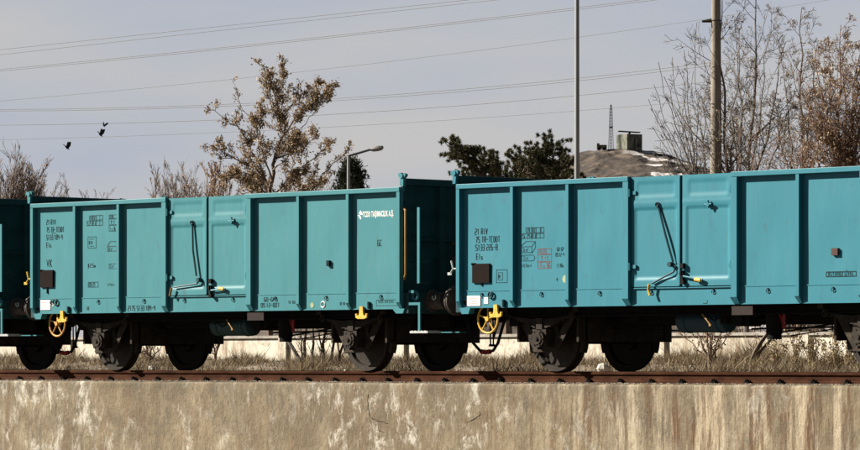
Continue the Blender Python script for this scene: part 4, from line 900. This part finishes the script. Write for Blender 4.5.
stems('bare_tree', 'straight bare tree with one dark stem beside the brown bushy tree', 'tree', 799, 88, [(799, 803, 8, 0, .045), (799, 785, 60, .4, .03), (799, 815, 45, -.4, .03), (799, 774, 95, .3, .022), (799, 824, 90, -.6, .022)], 24, M_BARK, M_LEAFT, 1, 'bare trees at right', 2, 12, .045, .75, **TR)
stems('bushy_tree', 'dense twiggy tree hung with brown dry leaves at the right edge', 'tree', 840, 86, [(840 + rgS.uniform(-10, 10), xe_, yt_, rgS.uniform(-1, 1), rgS.uniform(.02, .04)) for xe_, yt_ in ((812, 60), (820, 42), (830, 34), (838, 28), (848, 40), (858, 30), (868, 38), (880, 55), (806, 90), (815, 108), (826, 70), (842, 62), (854, 75), (866, 80), (804, 128), (834, 98), (850, 110))], 25, M_BARKR, M_LEAFB, 1, None, 2, 15, .055, .65, **TR)
stems('bare_shrub', 'low bare brush at the foot of the trees right of the concrete pole', 'shrub', 764, 84, [(764 + rgS.uniform(-38, 44), xe_, yt_, rgS.uniform(-.8, .8), .016) for xe_, yt_ in ((722, 138), (734, 120), (744, 130), (752, 142), (760, 122), (770, 138), (778, 126), (788, 140), (796, 130), (808, 138), (816, 146))], 26, M_BARKR, M_LEAFB, 0, None, 1, 4, .05, .5)

# 5. distant bare trees on the left
def fartree(bx, top, w, d, seed, label, dens=1.0, mb=None, columnar=False, leafn=0):
    k = d / FPX; base = at(bx, V0, d); base.z = 0; rg = random.Random(seed); bt = MB(); bl = MB(); H = (V0 - top) * k
    n = int((9 if columnar else 13) * dens); bt.tube([(0, 0, 0), (0, 0, H * .45)], [.016 * H, .010 * H], 6)
    for i in range(n):
        a = rg.random() * 6.283; R = w * k * rg.uniform(.3, 1); h0 = H * rg.uniform(.25, .55)
        sp = .35 if columnar else 1
        tgt = Vector((math.cos(a) * R, math.sin(a) * R, H * rg.uniform(.72, 1.0) - R * .25)); dd = tgt - Vector((0, 0, h0))
        grow(bt, bl, Vector((0, 0, h0)), dd, dd.length, .007 * H, 2, rg, .05, .14, 12, leafn, .12, .42 * (.7 if columnar else 1), .011, .34, 5, 0)
    return finish_tree('bare_tree', label, 'tree', base, bt, bl, mb or M_BARKF, M_LEAFB, 'distant bare trees')
fartree(20, 153, 24, 190, 31, 'rounded bare tree at the far left above the dark wagon end', 3.0)
fartree(-8, 160, 22, 200, 36, 'bare tree cut by the left edge of the picture', 1)
fartree(48, 174, 12, 210, 32, 'small faint bare tree just right of the rounded one at far left', .7)
fartree(68, 183, 7, 230, 38, 'tiny sparse bare treetop above the left corner of the middle wagon', .3)
fartree(85, 187, 12, 240, 45, 'low hazy bare treetop just right of the tiny one near the wagon corner', .8)
fartree(198, 176, 14, 230, 46, 'hazy bare tree between the short and the taller brownish ones', 1.2)
fartree(34, 168, 16, 215, 47, 'second bare tree overlapping the rounded one at far left', 1.4)
fartree(122, 180, 9, 230, 33, 'sparse bare treetop standing apart over the second bay of the middle wagon', .35)
fartree(160, 169, 9, 200, 34, 'narrow bare tree, left one of the close pair above the door', .9, columnar=True)
fartree(171, 166, 9, 200, 35, 'narrow bare tree, right one of the close pair above the door', .9, columnar=True)
fartree(187, 173, 10, 205, 37, 'short bare tree between the narrow pair and the taller brownish one', .9, columnar=True)
fartree(209, 161, 12, 190, 39, 'taller brownish bare tree just left of the leafy brown tree', 1.2, M_BARKR, columnar=True, leafn=1)
fartree(226, 170, 14, 185, 40, 'brownish bare tree half hidden by the leafy brown tree', 1.2, M_BARKR, leafn=1)
fartree(325, 172, 16, 180, 41, 'low bare tree seen between the leafy brown tree and the conifer', 1.0)
fartree(100, 188, 9, 235, 43, 'lowest hazy bare treetop, between the two sparse ones left of the door', .7)
fartree(178, 180, 16, 240, 44, 'low wide bare tree behind the narrow ones above the door', 1.3)
fartree(143, 184, 10, 220, 42, 'low faint bare tree left of the narrow pair', .6)

# 6. trunks and shrubs under the wagons
def small(bx, py_top, seed, label, lst, mb, y=7.2, name='bare_sapling', cat='sapling', nch=5, group='bare saplings behind the track', leafn=0):
    x, _ = on(bx, 355, y); rg = random.Random(seed); bt = MB(); bl = MB(); base = Vector((x, y, gz(x, y) - .02))
    for (dx, dy, h, r) in lst:
        Q = [Vector((dx * t ** 1.3, dy * t, h * t)) + Vector((rg.gauss(0, .02), rg.gauss(0, .02), 0)) * (t > 0) for t in [i / 6 for i in range(7)]]
        bt.tube(Q, [r * (1 - .6 * i / 6) for i in range(7)], 6, cap=False)
        for k in range(nch):
            i = rg.randint(1, 5); grow(bt, bl, Q[i], Vector((rg.gauss(0, 1), rg.gauss(0, 1), 1.2)), h * .3 * rg.uniform(.5, 1.2), r * .35, 1, rg, .1, .3, 3, leafn, .05, .7, .005, .55, 4)
    e = empty(name, base); tag(e, label, cat, group); bt.build('trunk', mb, e, smooth=True)
    if bl.v: bl.build('dry_leaves', M_LEAFT, e)
small(300, 0, 51, 'leaning bare sapling slanting left under the middle wagon', [(-.75, 0, 1.0, .045)], M_BARKG, 6.6, nch=2)
for i, (px, r, lx) in enumerate(((303, .035, .05), (312, .030, -.05), (322, .035, .08), (331, .03, -.04), (339, .028, .1), (355, .03, 0))):
    small(px, 0, 60 + i, ['short bare sapling beside the leaning one', 'thin twiggy sapling second right of the leaning one', 'forked bare sapling in the middle of the row under the wagon', 'straight bare sapling fourth right of the leaning one', 'bare sapling tilted right, left of the lit wheel', 'last bare sapling of the row, close to the lit wheel'][i],
          [(lx, .1, 1.25, r)] + ([(-.25, .1, 1.0, r * .6)] if i % 2 == 0 else []), M_BARKG if i % 2 else M_BARK, 7.0 + .1 * i)
small(710, 0, 71, 'reddish bare shrub under the door of the right wagon', [(-.5, 0, .8, .02), (-.3, .1, .9, .022), (-.1, 0, .95, .02), (.1, 0, .9, .02), (.3, .1, .75, .018), (.5, .1, .7, .015), (-.7, 0, .55, .015), (.2, -.1, .6, .015)], M_BARKR, 7.0, 'bare_shrub', 'shrub', 7, None, 1)
small(148, 0, 72, 'small bare shrub behind the left axle of the middle wagon', [(-.4, 0, .5, .018), (-.2, .1, .6, .02), (0, 0, .6, .02), (.2, 0, .55, .018), (.4, .1, .45, .015), (.1, 0, .5, .015)], M_BARKR, 7.0, 'bare_shrub', 'shrub', 7, None, 1)
small(752, 0, 73, 'thick bare sapling slanting right beside the brake cylinder', [(.55, 0, .8, .05), (.75, .1, .75, .03)], M_BARK, 7.0, nch=3)
small(215, 0, 74, 'cluster of thin bare stems against the white wall left of the door', [(-.15, 0, .7, .022), (0, .1, .8, .025), (.2, 0, .75, .022), (.35, 0, .7, .02)], M_BARKR, 7.8, nch=3, name='bare_shrub', cat='shrub', group=None)
for i, px in enumerate((775, 795, 812, 832, 846)):
    small(px, 0, 80 + i, ['dry weed clump nearest the brake cylinder of the right wagon', 'dry weed clump between two others below the thin brake rods', 'tall dry weed below the red and white barrier', 'leafy dry weed at the right under the wagon', 'dry weed clump closest to the right edge'][i],
          [(rx, .05, h_, .008) for rx, h_ in ((-.25, .4), (-.1, .6), (0, .7), (.12, .55), (.28, .42), (.05, .5))], M_LEAFT, 6.6, 'dry_weed', 'weed', 5, 'dry weeds behind the track', 2)

# grass and gravel (uncountable)
def grass():
    rg = np.random.default_rng(7); n = 150000
    x = rg.uniform(-24, 16, n); y = 1.4 + (1 - rg.beta(1.0, 1.7, n)) * 7.7
    dens = np.array([mnoise.noise(Vector((a * 1.6, b * 1.2, 3))) for a, b in zip(x, y)])
    cl = np.array([mnoise.noise(Vector((a * .55, b * .4, 11))) for a, b in zip(x, y)])
    keep = rg.random(n) < np.clip(.62 + dens * 1.7, .06, 1); x = x[keep]; y = y[keep]; dens = dens[keep]; cl = cl[keep]; n = len(x)
    z = np.array([gz(a, b) for a, b in zip(x, y)]) - .01
    h = rg.uniform(.03, .12, n) * (1.1 + 2.6 * np.clip(dens, -.38, 1)) * np.where(rg.random(n) < .02, 1.8, 1) * (1 + 1.5 * np.clip(cl - .12, 0, .5) * 2); a = rg.uniform(0, 6.283, n); l = rg.uniform(0, 1.6, n) * h; w = rg.uniform(.004, .011, n)
    la = rg.uniform(0, 6.283, n)
    co = np.empty((n, 3, 3)); co[:, 0] = np.stack([x - w * np.cos(a), y - w * np.sin(a), z], 1); co[:, 1] = np.stack([x + w * np.cos(a), y + w * np.sin(a), z], 1)
    co[:, 2] = np.stack([x + l * np.cos(la), y + l * np.sin(la), z + h], 1)
    me = bpy.data.meshes.new('dry_grass'); me.vertices.add(n * 3); me.vertices.foreach_set('co', co.ravel()); me.loops.add(n * 3); me.loops.foreach_set('vertex_index', np.arange(n * 3))
    me.polygons.add(n); me.polygons.foreach_set('loop_start', np.arange(n) * 3); me.polygons.foreach_set('loop_total', np.full(n, 3)); me.update(calc_edges=True)
    me.materials.append(M_STRAW); o = bpy.data.objects.new('dry_grass', me); COL.objects.link(o)
    tag(o, 'dry straw coloured grass between the track and the white wall', 'grass', kind='stuff')
grass()
M_STONE = leafmat('grey_gravel', (.06, .05, .04), (.30, .26, .20), (.16, .13, .10), 0)
def gravel():
    rg = random.Random(4); b = MB()
    ico = [(0, 0, 1), (.9, 0, .2), (.2, .85, .25), (-.75, .5, .1), (-.7, -.55, .2), (.25, -.9, .15), (0, 0, -.5)]
    fs = [(0, 1, 2), (0, 2, 3), (0, 3, 4), (0, 4, 5), (0, 5, 1), (6, 2, 1), (6, 3, 2), (6, 4, 3), (6, 5, 4), (6, 1, 5)]
    for k in range(6500):
        x = rg.uniform(-16, 11); q = rg.random(); y = rg.uniform(WALL_Y + .02, -.86) if q < .6 else (rg.uniform(-.6, .6) if q < .75 else rg.uniform(4.3, 8.8)); s = rg.uniform(.006, .020) * (1.6 if y > 0 else 1); a = rg.random() * 6.28; c_, s_ = math.cos(a), math.sin(a)
        if y < -1.6 and mnoise.noise(Vector((x * 2, 3, 3))) < -.1: continue
        z = gz(x, y) + .005
        b.add([(x + s * (vx * c_ - vy * s_) * rg.uniform(.8, 1.2), y + s * (vx * s_ + vy * c_), z + s * vz * .8) for vx, vy, vz in ico], fs)
    tag(b.build('gravel', M_STONE), 'loose gravel strewn on the wall top beside the rails', 'gravel', kind='stuff')
gravel()
M_ROCK = mat('pale_stone', [(0.3, (0.28, 0.25, 0.20)), (0.7, (0.5, 0.46, 0.40))], nscale=6, rough=.9, bump=.5)
for i, (px, py, s) in enumerate(((603, 361, .15), (152, 352, .10), (345, 364, .05), (698, 357, .07))):
    x, z = on(px, py, 5.6); rg = random.Random(90 + i); b = MB(); v = []; f = []
    me = []
    for j in range(5):
        for k in range(8):
            th = math.pi * j / 4; ph = 2 * math.pi * k / 8; r = s * rg.uniform(.75, 1.1)
            v.append((r * math.sin(th) * math.cos(ph), r * math.sin(th) * math.sin(ph) * .8, r * math.cos(th) * .7))
    f = [(j * 8 + k, (j + 1) * 8 + k, (j + 1) * 8 + (k + 1) % 8, j * 8 + (k + 1) % 8) for j in range(4) for k in range(8)]
    b.add(v, f); tag(b.build('rock', M_ROCK, loc=(x, 5.6, gz(x, 5.6) + s * .5)), ['large pale angular stone in the grass between the right wagon\'s wheels', 'pale stone in the grass behind the left axle of the middle wagon', 'small pale stone by the lit wheel of the middle wagon', 'pale stone below the reddish shrub'][i], 'stone')

# red and white barrier glimpsed under the right wagon
x, z = on(808, 320, 11); BR = tag(empty('barrier', (x, 11, .25)), 'red and white striped barrier seen under the right wagon', 'barrier')
for zz in (.62, .80):
    b = MB()
    for k in range(7): b.mi = k % 2; b.box(-.55 + k * .16, -.39 + k * .16, 0, .03, zz, zz + .08)
    b.build('striped_board', [flat('barrier_red', (.5, .05, .04)), flat('barrier_white', (.8, .78, .75))], BR)
for q in (-.5, .5): b = MB(); b.box(q - .02, q + .02, .03, .07, -.2, .9); b.build('leg', M_IRON, BR)

# ------------------------------------------------------------------ poles, lamp, wires, birds, building, radar
M_GALV = mat('galvanised_steel', [(0.3, (0.13, 0.135, 0.135)), (0.7, (0.19, 0.195, 0.195))], scale=(3, 3, .4), nscale=4, rough=.6)
M_CONC = mat('pole_concrete', [(0.3, (0.12, 0.10, 0.078)), (0.7, (0.20, 0.172, 0.135))], scale=(3, 3, .6), nscale=5, rough=.9, bump=.3)
d = 100; k = d / FPX; p = at(577, V0, d); p.z = 0
PL = tag(empty('lighting_mast', p), 'tall slim galvanised metal pole rising behind the right wagon', 'pole')
b = MB(); b.tube([(0, 0, 0), (0, 0, 12.0)], [2.9 * k, 2.0 * k], 16); b.build('shaft', M_GALV, PL, smooth=True)
b = MB(); b.tube([(0, 0, 11.9), (0, 0, 12.3), tuple(RIGHT * .7 + UP * 12.6), tuple(RIGHT * 1.4 + UP * 12.7)], .04, 8); b.build('arm', M_GALV, PL, smooth=True)
b = MB(); b.box(1.3, 2.0, -.15, .15, 12.62, 12.78); b.build('lamp_head', M_GALV, PL)
b = MB(); b.lathe([(.0, .2), (.02, .2), (.02, .09)], (0, 0, 0), (0, 0, 1), 12); b.build('base_plate', M_GALV, PL)
d = 90; k = d / FPX; p = at(716, V0, d); p.z = 0
PL = tag(empty('concrete_pole', p), 'thick round concrete pole with a small dark bracket near its top', 'pole')
b = MB(); b.tube([(0, 0, 0), (0, 0, 4), (0, 0, 9.5)], [7.1 * k, 6.0 * k, 4.2 * k], 20); b.build('shaft', M_CONC, PL, smooth=True)
hb = (V0 - 20.5) * k + CZ
b = MB(); v = [RIGHT * (-9.5 * k), RIGHT * (-3 * k)]; b.tube([tuple(RIGHT * (-14 * k) + UP * (hb - .02)), tuple(RIGHT * (-4.4 * k) + UP * hb)], [.028, .05], 6)
b.torus((0, 0, hb), 4.9 * k, .010, (0, 0, 1), 18, 5); b.build('bracket', M_IRON, PL)

d = 150; k = d / FPX; p = at(348.5, V0, d); p.z = 0
SL = tag(empty('street_lamp', p), 'slim street lamp with its single arm reaching right, in front of the conifer', 'street lamp')
zt = (V0 - 156) * k + CZ
b = MB(); b.tube([(0, 0, 0), (0, 0, zt)], [.085, .055], 10); b.build('post', M_GALV, SL, smooth=True)
b = MB(); b.tube([tuple(UP * (zt - .15)), tuple(UP * zt), tuple(RIGHT * (22 * k) + UP * (zt + 6.5 * k))], [.045, .05, .045], 8); b.build('arm', flat('dark_grey_metal', (.06, .06, .06)), SL)
b = MB()
o = RIGHT * (22 * k) + UP * (zt + 6.5 * k); ex = (RIGHT * 13 * k + UP * 2.0 * k); ez = UP; ey = FWD
prof = [(0, .05, .05), (.25, .13, .09), (.6, .15, .10), (.9, .12, .08), (1, .05, .03)]; vs = []
for t_, wy, wz in prof:
    for a in range(8): an = a * math.pi / 4; vs.append(o + ex * t_ + ey * (wy * math.cos(an)) + ez * (wz * 1.1 * math.sin(an)))
b.add(vs, [(i * 8 + a, i * 8 + (a + 1) % 8, i * 8 + 8 + (a + 1) % 8, i * 8 + 8 + a) for i in range(4) for a in range(8)] + [tuple(range(8)), tuple(range(32, 40))[::-1]])
b.build('lamp_head', flat('grey_metal', (.14, .14, .14)), SL, smooth=True)

M_WIRE = flat('wire', (.13, .128, .13), .6)
wires = [([(0, 49.5), (215, 27), (465, 0)], 'topmost overhead wire crossing the upper left of the sky'), ([(0, 54), (215, 32), (490, 0)], 'second overhead wire, close below the topmost one'),
         ([(0, 69), (215, 49), (430, 24), (640, 0)], 'third overhead wire, upper strand of a close pair'), ([(0, 70.8), (215, 50.6), (430, 25.8), (640, 2)], 'fourth overhead wire, lower strand of that close pair'),
         ([(0, 100.5), (215, 82), (430, 55.5), (690, 21.5)], 'lone faint overhead wire crossing the middle of the sky'),
         ([(0, 109), (215, 105.5), (430, 91), (700, 64)], 'upper strand of the pair of wires passing through the brown treetop'), ([(0, 110.5), (215, 107.5), (430, 93.2), (700, 67)], 'lower strand of the pair of wires passing through the brown treetop'),
         ([(0, 124.5), (215, 121.5), (430, 106.5), (700, 83)], 'overhead wire second from the lowest'), ([(0, 139), (215, 134.5), (430, 119.5), (700, 101)], 'lowest overhead wire, just above the radar cabin')]
for w, (pts, lab) in enumerate(wires):
    X = np.array([q[0] for q in pts]); Y = np.array([q[1] for q in pts]); co = np.polyfit(X, Y, 2 if len(pts) > 3 else 1)
    Q = []
    for px in range(-250, 1151, 50):
        dd = 150 - (px - 430) * .03; Q.append(at(px, float(np.polyval(co, px)) if len(pts) > 3 else float(np.polyval(co, px)), dd))
    b = MB(); b.tube(Q, .008 if w in (4, 8) else .0105, 5); tag(b.build('overhead_wire', M_WIRE, smooth=True), lab, 'wire', 'overhead wires across the sky')

M_BIRD = flat('black_feathers', (.012, .012, .013), .6)
def bird(px, py, s, label, tilt, lift):
    b = MB(); d = 120; k = d / FPX
    body = [(-.5, .03), (-.38, .08), (-.2, .15), (0, .19), (.2, .17), (.32, .08), (.40, .075), (.48, .06), (.54, .02)]
    vs = []; n = 10
    for t, r in body:
        for a in range(n): an = 2 * math.pi * a / n; vs.append((t, r * math.cos(an), r * .9 * math.sin(an)))
    fs = [(i * n + a, i * n + (a + 1) % n, i * n + n + (a + 1) % n, i * n + n + a) for i in range(len(body) - 1) for a in range(n)]
    b.add(vs, fs); b.tube([(.53, 0, 0), (.66, 0, -.02)], [.025, .004], 5)
    b.prism([(-.45, -.01), (-.85, -.015), (-.85, .015), (-.45, .01)], -.10, .10)
    for sd in (-1, 1):                                  # raised wings with fingered tips
        root = [(-.18, .06), (.24, .06)]; L_ = 1.0
        pts = [(.26, 0), (.34, .45), (.20, .80), (.05, 1.02), (-.02, .86), (-.12, .95), (-.16, .76), (-.28, .82), (-.26, .5), (-.20, 0)]
        def mp(x, y, z): return (x, sd * (.05 + z * math.cos(lift)) + y, .03 + z * math.sin(lift))
        b.prism(pts, -.012, .012, mp)
    o = b.build('bird', M_BIRD, smooth=False, loc=at(px, py, d)); o.scale = (s, s, s); o.rotation_euler = (tilt * .6, .55, 1.55 + tilt)
    tag(o, label, 'bird', 'birds flying over the left wagon')
bird(67, 147.5, .21, 'dark bird flying lowest and farthest left, apart from the other two', .1, 1.45)
bird(100.5, 134.5, .21, 'dark bird flying with raised wings, just below the smallest one', .3, 1.35)
bird(104, 125.5, .15, 'smallest dark bird, the highest of the three', .5, 1.0)

# far building at the left edge
p = at(-18, V0, 210); p.z = 0; k = 210 / FPX
HB = tag(empty('distant_building', p, math.pi / 2 - PHI), 'low distant building whose pale roof edge shows at the left edge of the picture', 'building')
b = MB(); b.box(-28 * k, 28 * k, 0, 9, 0, (V0 - 204) * k); b.build('wall', flat('dull_render', (.25, .23, .20)), HB)
b = MB(); b.box(-29.5 * k, 29.5 * k, -.3, 9.3, (V0 - 203.8) * k, (V0 - 198.5) * k + CZ); b.build('roof', flat('pale_roof_edge', (.50, .47, .40)), HB)
for q in (-18, -6, 6, 18): b = MB(); b.box(q * k - .5, q * k + .5, -.03, 0, 3, 4.4); b.build('window', flat('dark_glass', (.02, .025, .03), .2), HB)

# radar site on the hill
D5 = 497; k = D5 / FPX
def hill_at(px, off=0):
    q = at(px, V0, D5 + off); return Vector((q.x, q.y, hz(q.x, q.y) - .15))
M_CAMO = mat('camouflage_paint', [(0.40, (0.040, 0.045, 0.032)), (0.47, (0.045, 0.05, 0.035)), (0.50, (0.085, 0.085, 0.058)), (0.60, (0.095, 0.092, 0.065))], nscale=1.25, detail=1, rough=.8)
M_CAMD = flat('dark_olive_paint', (.035, .038, .034), .8)
q = hill_at(629.5); top = (V0 - 134.5) * k + CZ - q.z
RC = tag(empty('radar_cabin', q, math.pi / 2 - PHI + .55), 'camouflaged box cabin with a flat antenna on its roof, on top of the hill', 'radar cabin')
b = MB(); b.box(-1.15, 1.15, -1.15, 1.25, 0, top); b.build('cabin', M_CAMO, RC, bevel=.04)
b = MB(); b.box(-.12, .12, -.95, -.93 - .23, .2, top - .4); b.box(.3, .9, -1.17, -1.151, .6, 1.1); b.build('door', M_CAMD, RC)
b = MB(); b.cyl((0, 0, top), (0, 0, top + .25), .14, 10); b.build('pedestal', M_CAMD, RC)
b = MB(); b.prism([(-1.35, .02), (1.25, -.12), (1.25, -.0), (-1.35, .16)], -.35, .35, lambda x, y, z: (x * .85 + y * .3, y - x * .53, z + top + .32)); b.build('antenna', M_CAMD, RC)
q = hill_at(611); H = (V0 - 107.5) * k + CZ - q.z
LM = tag(empty('lattice_mast', q), 'thin dark lattice mast on the hilltop left of the camouflaged cabin', 'mast')
b = MB(); w = .22
for sx, sy in ((-1, -1), (1, -1), (1, 1), (-1, 1)): b.tube([(sx * w, sy * w, 0), (sx * w * .45, sy * w * .45, H)], .038, 4)
for i in range(14):
    z0 = H * i / 14; z1 = H * (i + 1) / 14; w0 = w * (1 - .55 * i / 14); w1 = w * (1 - .55 * (i + 1) / 14); c4 = ((-1, -1), (1, -1), (1, 1), (-1, 1))
    for a in range(4): e = (a + 1) % 4; b.tube([(c4[a][0] * w0, c4[a][1] * w0, z0), (c4[e][0] * w1, c4[e][1] * w1, z1)], .02, 3)
b.build('tower', M_CAMD, LM)
b = MB(); b.cyl((0, 0, H), (0, 0, H + .35), .10, 8); b.build('head', M_CAMD, LM); b = MB(); b.box(-.14, .14, -.1, .1, H * .52, H * .52 + .25); b.build('relay_box', M_CAMD, LM)
q = hill_at(601.5)
GS = tag(empty('generator_trailer', q, math.pi / 2 - PHI), 'low olive generator trailer at the foot of the hilltop mast', 'trailer')
b = MB(); b.box(-.6, .65, -.5, .5, .25, .75); b.box(-.6, -.25, -.4, .4, .75, .95); b.build('body', M_CAMO, GS, bevel=.03)
for sx in (-.3, .35): b = MB(); b.cyl((sx, -.55, .22), (sx, .55, .22), .2, 12); b.build('wheel', M_BLACK, GS)
# ------------------------------------------------------------------ end
